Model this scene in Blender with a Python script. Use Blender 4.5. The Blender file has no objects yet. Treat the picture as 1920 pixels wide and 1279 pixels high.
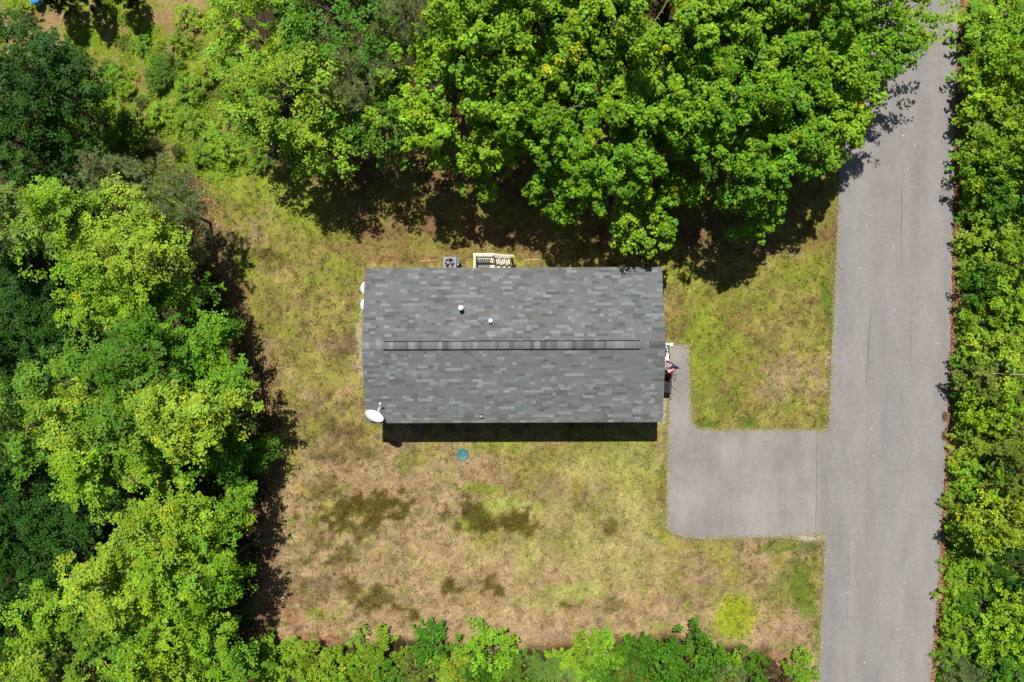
import bpy, math, random
import numpy as np
from mathutils import Matrix, Vector

# ------------------------------------------------------------------ camera, sky, sun, exposure
SC = bpy.context.scene
COL = SC.collection
H = 40.6                      # drone height above the lawn (m)
F = 1493.0                    # focal length in photo pixels (28 mm equivalent)
cam = bpy.data.cameras.new('camera')
cam.sensor_width = 36.0
cam.lens = 36.0 * F / 1920.0
cam.clip_end = 6000
cam_o = bpy.data.objects.new('camera', cam)
cam_o.location = (0, 0, H)
COL.objects.link(cam_o)
SC.camera = cam_o

SUN_TO = Vector((-0.30, 1.28, 3.0)).normalized()       # direction towards the sun
world = bpy.data.worlds.new('World')
SC.world = world
world.use_nodes = True
wn = world.node_tree.nodes
bg = wn['Background']
sky = wn.new('ShaderNodeTexSky')
sky.sky_type = 'NISHITA'
sky.sun_disc = False
sky.sun_elevation = math.asin(SUN_TO.z)
sky.sun_rotation = math.atan2(SUN_TO.x, SUN_TO.y)
world.node_tree.links.new(sky.outputs[0], bg.inputs[0])
bg.inputs[1].default_value = 0.05
sun = bpy.data.lights.new('sun', 'SUN')
sun.energy = 5.0
sun.angle = math.radians(0.5)
sun.color = (1.0, 0.955, 0.88)
sun_o = bpy.data.objects.new('sun', sun)
sun_o.rotation_euler = SUN_TO.to_track_quat('Z', 'Y').to_euler()
sun_o.location = (-10, 40, 60)
COL.objects.link(sun_o)
SC.view_settings.view_transform = 'Standard'
SC.view_settings.look = 'None'
SC.view_settings.gamma = 1
SC.view_settings.use_curve_mapping = False
SC.view_settings.exposure = 0.7
SC.render.engine = 'CYCLES'
SC.cycles.max_bounces = 8
SC.cycles.diffuse_bounces = 3
SC.cycles.transmission_bounces = 4
SC.cycles.sample_clamp_indirect = 4

RNG = np.random.default_rng(11)
random.seed(5)


def P(px, py, z=0.0):
    """the point of the place seen at photo pixel (px, py) if it lies z above the lawn"""
    return Vector(((px - 960.0) / F * (H - z), (639.5 - py) / F * (H - z), z))


# ------------------------------------------------------------------ numpy noise
_lat = np.random.default_rng(3).random((512, 512))


def vnoise(x, y):
    xi = np.floor(x).astype(int); yi = np.floor(y).astype(int)
    fx = x - xi; fy = y - yi
    fx = fx * fx * (3 - 2 * fx); fy = fy * fy * (3 - 2 * fy)
    a = _lat[xi & 511, yi & 511]; b = _lat[(xi + 1) & 511, yi & 511]
    c = _lat[xi & 511, (yi + 1) & 511]; d = _lat[(xi + 1) & 511, (yi + 1) & 511]
    return (a * (1 - fx) + b * fx) * (1 - fy) + (c * (1 - fx) + d * fx) * fy


def fbm(x, y, s, o=4, off=0.0):
    t = 0; a = 1.0; n = 0
    x = x / s + 37.7 + off * 13.1; y = y / s + 91.3 + off * 7.7
    for k in range(o):
        t = t + a * vnoise(x, y); n += a
        a *= 0.55; x = x * 2.03 + 5.1; y = y * 2.03 + 9.7
    return t / n


def sstep(a, b, x):
    t = np.clip((x - a) / (b - a), 0, 1)
    return t * t * (3 - 2 * t)


def in_poly(px, py, poly):
    r = np.zeros(px.shape, bool)
    n = len(poly)
    for i in range(n):
        x0, y0 = poly[i]; x1, y1 = poly[(i + 1) % n]
        if y0 == y1:
            continue
        c = ((y0 > py) != (y1 > py)) & (px < (x1 - x0) * (py - y0) / (y1 - y0) + x0)
        r ^= c
    return r


# ------------------------------------------------------------------ materials
MATS = {}


def mat(name, color, rough=0.7, spec=0.3, metal=0.0, noise=None, bump=0.0, bscale=60.0, emit=None):
    """principled material; noise=(scale, amount) varies the colour procedurally"""
    if name in MATS:
        return MATS[name]
    m = bpy.data.materials.new(name); m.use_nodes = True
    nt = m.node_tree; p = nt.nodes['Principled BSDF']
    p.inputs['Roughness'].default_value = rough
    p.inputs['Specular IOR Level'].default_value = spec
    p.inputs['Metallic'].default_value = metal
    p.inputs['Base Color'].default_value = (*color, 1)
    tc = nt.nodes.new('ShaderNodeTexCoord')
    if noise:
        no = nt.nodes.new('ShaderNodeTexNoise'); no.inputs['Scale'].default_value = noise[0]
        no.inputs['Detail'].default_value = 6
        nt.links.new(tc.outputs['Object'], no.inputs['Vector'])
        r = nt.nodes.new('ShaderNodeMapRange')
        r.inputs[1].default_value = 0.25; r.inputs[2].default_value = 0.75
        r.inputs[3].default_value = 1 - noise[1]; r.inputs[4].default_value = 1 + noise[1]
        nt.links.new(no.outputs['Fac'], r.inputs[0])
        v = nt.nodes.new('ShaderNodeVectorMath'); v.operation = 'SCALE'
        v.inputs[0].default_value = color
        nt.links.new(r.outputs[0], v.inputs['Scale'])
        nt.links.new(v.outputs[0], p.inputs['Base Color'])
    if bump:
        n2 = nt.nodes.new('ShaderNodeTexNoise'); n2.inputs['Scale'].default_value = bscale
        nt.links.new(tc.outputs['Object'], n2.inputs['Vector'])
        b = nt.nodes.new('ShaderNodeBump'); b.inputs['Strength'].default_value = bump
        nt.links.new(n2.outputs['Fac'], b.inputs['Height'])
        nt.links.new(b.outputs['Normal'], p.inputs['Normal'])
    MATS[name] = m
    return m


def attr_color(nt, use_object=False):
    a = nt.nodes.new('ShaderNodeAttribute'); a.attribute_name = 'tint'
    if not use_object:
        return a.outputs['Color']
    oi = nt.nodes.new('ShaderNodeObjectInfo')
    mx = nt.nodes.new('ShaderNodeVectorMath'); mx.operation = 'MULTIPLY'
    nt.links.new(a.outputs['Color'], mx.inputs[0]); nt.links.new(oi.outputs['Color'], mx.inputs[1])
    return mx.outputs[0]


def scaled(nt, col, fac):
    v = nt.nodes.new('ShaderNodeVectorMath'); v.operation = 'SCALE'
    nt.links.new(col, v.inputs[0]); nt.links.new(fac, v.inputs['Scale'])
    return v.outputs[0]


def noise_fac(nt, scale, lo, hi, detail=4, a=0.3, b=0.7, coord='Object', stretch=None):
    tc = nt.nodes.new('ShaderNodeTexCoord')
    no = nt.nodes.new('ShaderNodeTexNoise')
    no.inputs['Scale'].default_value = scale; no.inputs['Detail'].default_value = detail
    if stretch:
        mp = nt.nodes.new('ShaderNodeMapping'); mp.inputs['Scale'].default_value = stretch
        nt.links.new(tc.outputs[coord], mp.inputs[0]); nt.links.new(mp.outputs[0], no.inputs['Vector'])
    else:
        nt.links.new(tc.outputs[coord], no.inputs['Vector'])
    r = nt.nodes.new('ShaderNodeMapRange')
    r.inputs[1].default_value = a; r.inputs[2].default_value = b
    r.inputs[3].default_value = lo; r.inputs[4].default_value = hi
    nt.links.new(no.outputs['Fac'], r.inputs[0])
    return r.outputs[0], no.outputs['Fac']


def foliage_material():
    m = bpy.data.materials.new('foliage'); m.use_nodes = True
    nt = m.node_tree; p = nt.nodes['Principled BSDF']; out = nt.nodes['Material Output']
    c = attr_color(nt, True)
    p.inputs['Roughness'].default_value = 0.5
    p.inputs['Specular IOR Level'].default_value = 0.14
    nt.links.new(c, p.inputs['Base Color'])
    tr = nt.nodes.new('ShaderNodeBsdfTranslucent')
    v = nt.nodes.new('ShaderNodeVectorMath'); v.operation = 'MULTIPLY'
    nt.links.new(c, v.inputs[0]); v.inputs[1].default_value = (1.5, 1.25, 0.5)
    nt.links.new(v.outputs[0], tr.inputs['Color'])
    mx = nt.nodes.new('ShaderNodeMixShader'); mx.inputs[0].default_value = 0.34
    nt.links.new(p.outputs[0], mx.inputs[1]); nt.links.new(tr.outputs[0], mx.inputs[2])
    nt.links.new(mx.outputs[0], out.inputs['Surface'])
    return m


def ground_material():
    m = bpy.data.materials.new('lawn_ground'); m.use_nodes = True
    nt = m.node_tree; p = nt.nodes['Principled BSDF']
    c = attr_color(nt)
    f1, raw = noise_fac(nt, 9.0, 0.72, 1.3, 6)
    f2, _ = noise_fac(nt, 2.3, 0.88, 1.12, 3)
    c = scaled(nt, scaled(nt, c, f1), f2)
    nt.links.new(c, p.inputs['Base Color'])
    p.inputs['Roughness'].default_value = 0.95
    p.inputs['Specular IOR Level'].default_value = 0.1
    b = nt.nodes.new('ShaderNodeBump'); b.inputs['Strength'].default_value = 0.9
    b.inputs['Distance'].default_value = 0.06
    nt.links.new(raw, b.inputs['Height']); nt.links.new(b.outputs['Normal'], p.inputs['Normal'])
    return m


def blade_material():
    m = bpy.data.materials.new('grass_blade'); m.use_nodes = True
    nt = m.node_tree; p = nt.nodes['Principled BSDF']
    nt.links.new(attr_color(nt), p.inputs['Base Color'])
    p.inputs['Roughness'].default_value = 0.8
    p.inputs['Specular IOR Level'].default_value = 0.15
    return m


def asphalt_material(name, base, warm, stretch):
    m = bpy.data.materials.new(name); m.use_nodes = True
    nt = m.node_tree; p = nt.nodes['Principled BSDF']
    tc = nt.nodes.new('ShaderNodeTexCoord')
    f1, _ = noise_fac(nt, 0.55, 0.0, 1.0, 5, 0.32, 0.68, stretch=stretch)
    mix = nt.nodes.new('ShaderNodeMix'); mix.data_type = 'RGBA'
    mix.inputs['A'].default_value = (*base, 1); mix.inputs['B'].default_value = (*warm, 1)
    nt.links.new(f1, mix.inputs['Factor'])
    f2, raw = noise_fac(nt, 27.0, 0.84, 1.16, 5)
    f3, _ = noise_fac(nt, 4.0, 0.93, 1.07, 6)
    f4, _ = noise_fac(nt, 0.35, 0.93, 1.07, 2, stretch=(3.0, 0.10, 1))
    c = scaled(nt, scaled(nt, scaled(nt, mix.outputs['Result'], f2), f3), f4)
    f5, _ = noise_fac(nt, 0.8, 0.90, 1.05, 8, 0.30, 0.62, stretch=(1.6, .7, 1))
    c = scaled(nt, c, f5)
    # pale grit specks
    vo = nt.nodes.new('ShaderNodeTexVoronoi'); vo.inputs['Scale'].default_value = 6.0
    nt.links.new(tc.outputs['Object'], vo.inputs['Vector'])
    lt = nt.nodes.new('ShaderNodeMath'); lt.operation = 'LESS_THAN'; lt.inputs[1].default_value = 0.085
    nt.links.new(vo.outputs['Distance'], lt.inputs[0])
    mu = nt.nodes.new('ShaderNodeMath'); mu.operation = 'MULTIPLY'; mu.inputs[1].default_value = 0.16
    nt.links.new(lt.outputs[0], mu.inputs[0])
    m2 = nt.nodes.new('ShaderNodeMix'); m2.data_type = 'RGBA'
    nt.links.new(mu.outputs[0], m2.inputs['Factor']); nt.links.new(c, m2.inputs['A'])
    m2.inputs['B'].default_value = (0.3, 0.29, 0.26, 1)
    nt.links.new(m2.outputs['Result'], p.inputs['Base Color'])
    p.inputs['Roughness'].default_value = 0.85
    p.inputs['Specular IOR Level'].default_value = 0.2
    b = nt.nodes.new('ShaderNodeBump'); b.inputs['Strength'].default_value = 0.3
    b.inputs['Distance'].default_value = 0.01
    nt.links.new(raw, b.inputs['Height']); nt.links.new(b.outputs['Normal'], p.inputs['Normal'])
    return m


def shingle_material():
    m = bpy.data.materials.new('asphalt_shingle'); m.use_nodes = True
    nt = m.node_tree; p = nt.nodes['Principled BSDF']
    c = attr_color(nt, True)
    f1, raw = noise_fac(nt, 90.0, 0.8, 1.2, 2)
    f2, _ = noise_fac(nt, 1.1, 0.9, 1.1, 4)
    c = scaled(nt, scaled(nt, c, f1), f2)
    nt.links.new(c, p.inputs['Base Color'])
    p.inputs['Roughness'].default_value = 0.9
    p.inputs['Specular IOR Level'].default_value = 0.1
    b = nt.nodes.new('ShaderNodeBump'); b.inputs['Strength'].default_value = 0.35
    b.inputs['Distance'].default_value = 0.008
    nt.links.new(raw, b.inputs['Height']); nt.links.new(b.outputs['Normal'], p.inputs['Normal'])
    return m


LEAF = foliage_material()
GROUND = ground_material()
BLADE = blade_material()
ROAD = asphalt_material('road_asphalt', (0.148, 0.141, 0.139), (0.170, 0.158, 0.150), (1.6, 0.16, 1))
DRIVE = asphalt_material('driveway_asphalt', (0.142, 0.132, 0.125), (0.198, 0.180, 0.164), (0.8, 0.8, 1))
SHINGLE = shingle_material()
BARK = mat('bark', (0.11, 0.085, 0.062), 0.9, 0.1, noise=(7, 0.45), bump=0.5, bscale=25)
WHITE = mat('white_paint', (0.72, 0.72, 0.71), 0.5, 0.4, noise=(3, 0.04))
WHITE_METAL = mat('white_metal', (0.62, 0.62, 0.62), 0.4, 0.5, noise=(5, 0.05))
CREAM = mat('cream_boards', (0.50, 0.45, 0.36), 0.7, 0.2, noise=(9, 0.12))
SIDING = mat('pale_siding', (0.52, 0.50, 0.45), 0.6, 0.3, noise=(2, 0.05))
SKIRT = mat('skirting', (0.36, 0.34, 0.31), 0.7, 0.2, noise=(5, 0.1))
DARKGREY = mat('dark_metal', (0.02, 0.021, 0.024), 0.5, 0.4, noise=(8, 0.2))
GREY = mat('grey_metal', (0.13, 0.13, 0.15), 0.8, 0.15, noise=(9, 0.1))
PALEGREY = mat('pale_grey_metal', (0.36, 0.36, 0.38), 0.4, 0.5, metal=0.3, noise=(9, 0.1))
BLACK = mat('black_plastic', (0.014, 0.014, 0.014), 0.55, 0.4, noise=(8, 0.2))
GLASS = mat('window_glass', (0.03, 0.04, 0.045), 0.08, 0.6, noise=(1, 0.1))


# ------------------------------------------------------------------ mesh helpers
def mesh_np(name, V, faces, tint=None, material=None, smooth=False):
    """mesh out of numpy arrays: faces is (n,3) or (n,4); tint is (n,3) per face"""
    me = bpy.data.meshes.new(name)
    V = np.ascontiguousarray(V, dtype=np.float32); faces = np.ascontiguousarray(faces, dtype=np.int32)
    n, k = faces.shape
    me.vertices.add(len(V)); me.vertices.foreach_set('co', V.ravel())
    me.loops.add(n * k); me.loops.foreach_set('vertex_index', faces.ravel())
    me.polygons.add(n); me.polygons.foreach_set('loop_start', np.arange(0, n * k, k, dtype=np.int32))
    me.update(calc_edges=True)
    if tint is not None:
        a = me.attributes.new('tint', 'FLOAT_COLOR', 'FACE')
        c = np.ones((n, 4), np.float32); c[:, :3] = tint
        a.data.foreach_set('color', c.ravel())
    me.polygons.foreach_set('use_smooth', np.full(n, bool(smooth)))
    if material:
        me.materials.append(material)
    return me


def obj(name, me, parent=None):
    o = bpy.data.objects.new(name, me)
    COL.objects.link(o)
    if parent is not None:
        o.parent = parent
    return o


def tag(o, label=None, cat=None, group=None, kind=None):
    if label: o['label'] = label
    if cat: o['category'] = cat
    if group: o['group'] = group
    if kind: o['kind'] = kind
    return o


def thing(name, loc, label, cat, group=None, rz=0.0):
    o = bpy.data.objects.new(name, None)
    o.empty_display_size = 0.2
    COL.objects.link(o)
    o.location = loc; o.rotation_euler = (0, 0, rz)
    return tag(o, label, cat, group)


class MB:
    """collects simple solids for one mesh"""
    def __init__(s):
        s.v = []; s.f = []

    def add(s, v, f):
        b = len(s.v)
        s.v += [tuple(q) for q in v]; s.f += [tuple(b + i for i in q) for q in f]
        return s

    def box(s, x0, x1, y0, y1, z0, z1, M=None):
        v = [(x0, y0, z0), (x1, y0, z0), (x1, y1, z0), (x0, y1, z0), (x0, y0, z1), (x1, y0, z1), (x1, y1, z1), (x0, y1, z1)]
        if M is not None:
            v = [M @ Vector(q) for q in v]
        return s.add(v, [(3, 2, 1, 0), (4, 5, 6, 7), (0, 1, 5, 4), (1, 2, 6, 5), (2, 3, 7, 6), (3, 0, 4, 7)])

    def tube(s, pts, rad, n=8, caps=True):
        pts = [Vector(p) for p in pts]
        if not hasattr(rad, '__len__'):
            rad = [rad] * len(pts)
        b = len(s.v)
        for i, p in enumerate(pts):
            d = (pts[min(i + 1, len(pts) - 1)] - pts[max(i - 1, 0)]).normalized()
            u = d.orthogonal().normalized() if abs(d.z) > 0.99 else d.cross(Vector((0, 0, 1))).normalized()
            w = d.cross(u)
            for k in range(n):
                a = 2 * math.pi * k / n
                s.v.append(tuple(p + (u * math.cos(a) + w * math.sin(a)) * rad[i]))
        for i in range(len(pts) - 1):
            for k in range(n):
                k2 = (k + 1) % n
                s.f.append((b + i * n + k, b + i * n + k2, b + (i + 1) * n + k2, b + (i + 1) * n + k))
        if caps:
            s.f.append(tuple(b + k for k in range(n))[::-1])
            e = b + (len(pts) - 1) * n
            s.f.append(tuple(e + k for k in range(n)))
        return s

    def lathe(s, prof, n=20, M=None, close=False):
        """prof: (r, z) pairs turned about z"""
        b = len(s.v)
        for r, z in prof:
            for k in range(n):
                a = 2 * math.pi * k / n
                q = Vector((r * math.cos(a), r * math.sin(a), z))
                s.v.append(tuple(M @ q if M is not None else q))
        for i in range(len(prof) - 1):
            for k in range(n):
                k2 = (k + 1) % n
                s.f.append((b + i * n + k, b + i * n + k2, b + (i + 1) * n + k2, b + (i + 1) * n + k))
        if not close:
            s.f.append(tuple(b + k for k in range(n))[::-1])
            e = b + (len(prof) - 1) * n
            s.f.append(tuple(e + k for k in range(n)))
        return s

    def mesh(s, name, material, smooth=False, bevel=0):
        me = bpy.data.meshes.new(name)
        me.from_pydata(s.v, [], s.f)
        me.update()
        if smooth:
            me.polygons.foreach_set('use_smooth', [True] * len(me.polygons))
            me.set_sharp_from_angle(angle=math.radians(45))
        me.materials.append(material)
        return me

    def build(s, name, material, parent=None, smooth=False, bevel=0):
        o = obj(name, s.mesh(name, material, smooth), parent)
        if bevel:
            b = o.modifiers.new('bevel', 'BEVEL'); b.width = bevel; b.segments = 2; b.limit_method = 'ANGLE'
        return o


# ------------------------------------------------------------------ ground colours (what grows or lies where)
ROAD_L = [(1640, -1700), (1605, -200), (1592, 0), (1585, 100), (1575, 300), (1571, 400), (1567, 500), (1562, 600), (1557, 700),
          (1553, 803), (1534, 806), (1533, 860), (1531, 930), (1529, 1000), (1540, 1006), (1547, 1014), (1545, 1060),
          (1542, 1120), (1538, 1200), (1534, 1279), (1524, 1500), (1420, 4000)]
ROAD_R = [(1850, -1700), (1806, -200), (1799, 0), (1797, 60), (1793, 150), (1788, 300), (1787, 420), (1784, 560), (1782, 640), (1777, 760),
          (1773, 860), (1766, 960), (1760, 1080), (1752, 1180), (1744, 1279), (1730, 1500), (1630, 4000)]
ROAD_POLY = ROAD_L + ROAD_R[::-1]
DRIVE_POLY = [(1254, 646), (1275, 645), (1291, 647), (1294, 700), (1296, 780), (1300, 794), (1311, 803), (1345, 805), (1440, 805), (1545, 805),
              (1545, 1004), (1512, 1006), (1480, 1008), (1400, 1009), (1320, 1011), (1285, 1009), (1262, 1001), (1249, 990), (1250, 900), (1252, 800), (1253, 720)]

C_TAN = np.array((0.238, 0.168, 0.082)); C_STRAW = np.array((0.310, 0.228, 0.120)); C_PINK = np.array((0.260, 0.172, 0.108))
C_OLIVE = np.array((0.165, 0.148, 0.030)); C_GREEN = np.array((0.150, 0.178, 0.018)); C_MOSS = np.array((0.062, 0.048, 0.006))
C_LIME = np.array((0.235, 0.240, 0.065)); C_LITTER = np.array((0.190, 0.098, 0.052)); C_SOIL = np.array((0.075, 0.048, 0.028))
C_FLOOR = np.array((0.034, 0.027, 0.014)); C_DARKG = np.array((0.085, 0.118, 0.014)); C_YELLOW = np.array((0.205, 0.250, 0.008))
C_FRESH = np.array((0.165, 0.205, 0.020)); C_GRAVEL = np.array((0.40, 0.33, 0.23)); C_SAND = np.array((0.30, 0.25, 0.19))

PATCH = [  # x, y, rx, ry, colour, strength, ragged edge
    (480, 345, 115, 40, C_FRESH, .85, .5), (585, 395, 62, 38, C_FRESH, 1, .5), (610, 435, 55, 25, C_FRESH, .8, .5), (545, 470, 40, 25, C_OLIVE, .5, .6),
    (1375, 1155, 44, 42, C_YELLOW, .92, .5), (945, 947, 46, 18, C_LIME, .95, .35), (905, 918, 45, 12, C_GREEN, .8, .5),
    (985, 1050, 26, 50, C_LIME, .6, .5), (1080, 1110, 55, 18, C_LIME, .9, .4), (1020, 1125, 60, 16, C_LIME, .5, .5), (1190, 865, 55, 50, C_LIME, .65, .6), (1120, 870, 80, 40, C_LIME, .45, .6),
    (1190, 950, 60, 70, C_LIME, .5, .7), (1150, 1060, 90, 60, C_LIME, .4, .8), (1060, 1000, 70, 60, C_LIME, .35, .8), (930, 838, 70, 16, C_GREEN, .7, .5), (1000, 870, 60, 26, C_OLIVE, .6, .6),
    (715, 960, 40, 30, C_MOSS, .95, .8), (735, 943, 28, 9, C_MOSS, .9, .5), (655, 965, 26, 30, C_MOSS, .9, .9), (690, 990, 35, 22, C_MOSS, .7, .9), (893, 978, 28, 30, C_MOSS, .95, .7), (965, 984, 27, 22, C_MOSS, .95, .6),
    (925, 990, 20, 16, C_MOSS, .8, .8), (833, 965, 9, 14, C_MOSS, .9, .5), (850, 1105, 20, 10, C_MOSS, .9, .6), (918, 1100, 24, 12, C_MOSS, .9, .6), (745, 1145, 26, 10, C_MOSS, .9, .6), (770, 1160, 14, 10, C_MOSS, .95, .6),
    (700, 1128, 26, 18, C_MOSS, .8, .8), (665, 1105, 24, 18, C_MOSS, .7, .8), (640, 1040, 22, 16, C_MOSS, .8, .8), (590, 1015, 18, 30, C_MOSS, .5, .9), (598, 930, 26, 36, C_MOSS, .7, .9), (1138, 992, 11, 16, C_MOSS, .8, .6), (1065, 1138, 8, 8, C_MOSS, .9, .5),
    (1150, 1133, 16, 10, C_MOSS, .6, .7), (575, 1100, 40, 26, C_MOSS, .5, .9), (600, 1145, 24, 14, C_GREEN, .6, .8), (645, 825, 36, 36, C_MOSS, .6, .9), (600, 790, 30, 24, C_MOSS, .4, .9), (515, 492, 34, 14, C_MOSS, .7, .8), (470, 470, 26, 16, C_MOSS, .5, .8),
    (640, 640, 22, 34, C_SOIL, .6, .8), (1490, 1095, 38, 40, C_DARKG, .6, .7), (1510, 1110, 22, 60, C_DARKG, .9, .5), (1528, 1170, 9, 70, C_DARKG, .9, .4), (1480, 1028, 50, 14, C_DARKG, .8, .6), (1535, 1040, 8, 40, C_DARKG, .7, .6),
    (1553, 555, 12, 34, C_DARKG, .95, .3), (1556, 600, 6, 26, C_DARKG, .9, .4), (1325, 795, 34, 9, C_DARKG, .95, .5), (1405, 795, 18, 11, C_DARKG, .9, .5), (1545, 780, 8, 24, C_DARKG, .8, .6), (1552, 650, 8, 18, C_DARKG, .7, .6),
    (1310, 610, 26, 50, C_GREEN, .8, .7), (1330, 690, 40, 50, C_GREEN, .6, .8), (1395, 655, 34, 26, C_GREEN, .5, .8), (1400, 590, 40, 26, C_LITTER, .35, .8), (1330, 560, 60, 26, C_OLIVE, .7, .7), (1440, 650, 30, 22, C_SOIL, .35, .8),
    (1480, 715, 60, 40, C_PINK, .6, .8), (1345, 745, 34, 30, C_SOIL, .3, .8), (1240, 910, 14, 40, C_OLIVE, .9, .6), (1240, 940, 18, 20, C_LITTER, .5, .7), (1245, 865, 8, 14, C_SOIL, .5, .6),
    (1515, 1010, 26, 6, C_SAND, .95, .5), (1400, 1016, 100, 5, C_LITTER, .5, .6), (1551, 672, 12, 10, C_SAND, .7, .6),
    (540, 1150, 40, 34, C_LITTER, .8, .7), (620, 1200, 90, 14, C_LITTER, .8, .6), (1050, 1215, 60, 22, C_LITTER, .75, .7), (1000, 1180, 80, 20, C_PINK, .7, .6), (1240, 1200, 60, 16, C_LITTER, .5, .7), (1430, 1235, 40, 26, C_LITTER, .9, .6),
    (1470, 1190, 60, 40, C_PINK, .6, .8), (790, 1220, 20, 20, C_LITTER, .7, .7), (430, 560, 34, 40, C_LITTER, .4, .8), (470, 620, 30, 30, C_OLIVE, .5, .8),
    (740, 485, 60, 12, C_LITTER, .6, .7), (800, 490, 60, 12, C_LITTER, .7, .6), (1100, 490, 150, 14, C_LITTER, .5, .8), (1270, 600, 14, 45, C_LITTER, .35, .8),
    (675, 640, 6, 70, C_GRAVEL, .6, .6), (1238, 770, 10, 26, C_GRAVEL, .9, .4), (1250, 720, 10, 40, C_GRAVEL, .8, .4), (1235, 840, 14, 30, C_TAN, .6, .6),
]


def left_edge(py):
    return np.interp(py, [300, 330, 400, 480, 560, 640, 700, 800, 1000, 1150, 1200, 1300], [352, 368, 385, 405, 440, 470, 490, 515, 505, 492, 480, 470])


def ground_color(px, py, fine=True):
    px = np.asarray(px, float); py = np.asarray(py, float)
    n6 = fbm(px, py, 17, 4, 28)
    dith = np.random.default_rng(px.size).normal(0, 1, px.size) if fine else np.zeros(px.size)
    wx = (fbm(px, py, 38, 4, 1) - .5); wy = (fbm(px, py, 38, 4, 2) - .5)
    n1 = fbm(px, py, 130, 4, 3); n2 = fbm(px, py, 34, 4, 4); n3 = fbm(px, py, 9, 3, 5); n4 = fbm(px, py, 60, 5, 6); n5 = fbm(px, py, 5, 2, 22) if fine else np.full(px.shape, .5)
    if not fine:
        n3 = .5 + (n3 - .5) * .5

    def mix(c, d, t):
        return c * (1 - t[:, None]) + d * t[:, None]
    c = np.broadcast_to(C_TAN, (px.size, 3)).copy()
    c = mix(c, C_STRAW, sstep(.45, .7, n2) * .8)
    c = mix(c, C_PINK, sstep(.5, .7, n4) * .7)
    # olive grass: stronger near the house and road, weaker in the lower left
    bias = .065 * sstep(900, 500, py) + .012 * sstep(760, 560, px) + .055 * sstep(1150, 1300, px) + .06 * sstep(760, 1000, px) * sstep(1100, 900, py) - .06 * sstep(950, 1150, py) + .05 * sstep(900, 820, py)
    g = sstep(.505, .645, n1 * .35 + n2 * .40 + n3 * .25 + bias + dith * .035)
    c = mix(c, C_OLIVE * 1.12, g * .85)
    c = mix(c, C_GREEN, sstep(.585, .71, n3 * .45 + n4 * .55 + bias * .5 + dith * .03) * .8)
    # mottled bald spots: fine dark grey
    c = mix(c, C_SOIL * 1.15, sstep(.58, .74, fbm(px, py, 14, 4, 8)) * .6)
    c = mix(c, C_STRAW * 1.12, sstep(.60, .72, fbm(px, py, 6, 2, 21)) * (.7 if fine else .0))
    for (x, y, rx, ry, col, k, rag) in PATCH:
        sel = (abs(px - x) < rx * 2.2) & (abs(py - y) < ry * 2.2 + 8)
        if not sel.any():
            continue
        d = np.sqrt(((px[sel] - x + wx[sel] * 60 * rag) / rx) ** 2 + ((py[sel] - y + wy[sel] * 60 * rag) / ry) ** 2)
        if col is C_MOSS:
            d = d + (n6[sel] - .5) * 3.4 * rag - .12
        d = d + (n3[sel] - .5) * 2.6 * rag + (n2[sel] - .5) * 1.3 * rag + (n5[sel] - .5) * 1.5 * rag + dith[sel] * .16 * rag
        t = sstep(1.25, .70, d) * k
        c[sel] = mix(c[sel], col * 1.0, t)
    c = c * np.clip(.62 + .74 * fbm(px, py, 24, 4, 27), .5, 1.35)[:, None]
    # shade pits among the grass painted in, and tuft tones, a hand across
    pit_shade = fbm(px, py, 7, 2, 23)
    c = mix(c, np.array((.085, .056, .028)), sstep(.62, .76, pit_shade) * (.85 if fine else .0))
    c = c * np.clip(1 + (n5 - .5) * 1.7 + (n3 - .5) * .5, .3, 2)[:, None]
    # thin mossy turf under the maples, colour raised to lift the shade there
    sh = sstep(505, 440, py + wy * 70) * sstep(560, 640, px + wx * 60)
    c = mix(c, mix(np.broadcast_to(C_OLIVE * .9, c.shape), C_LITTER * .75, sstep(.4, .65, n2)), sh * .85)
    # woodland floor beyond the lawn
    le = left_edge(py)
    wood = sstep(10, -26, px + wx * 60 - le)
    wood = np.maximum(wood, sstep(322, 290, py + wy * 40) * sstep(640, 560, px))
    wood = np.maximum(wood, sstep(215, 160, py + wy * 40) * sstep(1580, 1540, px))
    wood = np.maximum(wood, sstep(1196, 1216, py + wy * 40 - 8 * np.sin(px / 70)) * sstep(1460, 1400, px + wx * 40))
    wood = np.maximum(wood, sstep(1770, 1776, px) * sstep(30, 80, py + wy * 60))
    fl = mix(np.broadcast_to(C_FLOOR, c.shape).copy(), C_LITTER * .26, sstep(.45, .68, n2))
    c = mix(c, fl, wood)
    # red-brown leaves gathered at the wood's edge
    rim = np.exp(-((px + wx * 40 - le - 6) / 16) ** 2) * sstep(330, 380, py)
    c = mix(c, C_LITTER * .8, rim * .45)
    rv = sstep(1764, 1770, px) * sstep(1830, 1800, px)
    c = mix(c, mix(np.broadcast_to(C_LITTER, c.shape), C_STRAW, sstep(.5, .65, n3)), rv * .9)
    # the open weedy clearing, upper left
    cl = sstep(150, 185, px) * sstep(480, 380, px) * sstep(345, 300, py)
    cl = np.maximum(cl, sstep(130, 100, py) * sstep(430, 360, px) * sstep(-20, 10, px))
    cc = mix(np.broadcast_to(C_TAN * .95, c.shape).copy(), C_GREEN * .9, sstep(.42, .58, n2 * .6 + n3 * .4))
    cc = mix(cc, C_LITTER, sstep(.58, .72, n4) * .6)
    c = mix(c, cc, cl)
    return c


def ground_z(x, y):
    return (fbm(x * 30, y * 30, 60, 3, 9) - .5) * .07 + (fbm(x * 30, y * 30, 12, 2, 10) - .5) * .025 - .05


def axis(lo, hi, step):
    far_lo = [-2500, -900, -300, -120, -70]; far_hi = [70, 120, 300, 900, 2500]
    return np.array([v for v in far_lo if v < lo - 5] + list(np.arange(lo, hi, step)) + [v for v in far_hi if v > hi + 5])


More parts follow.
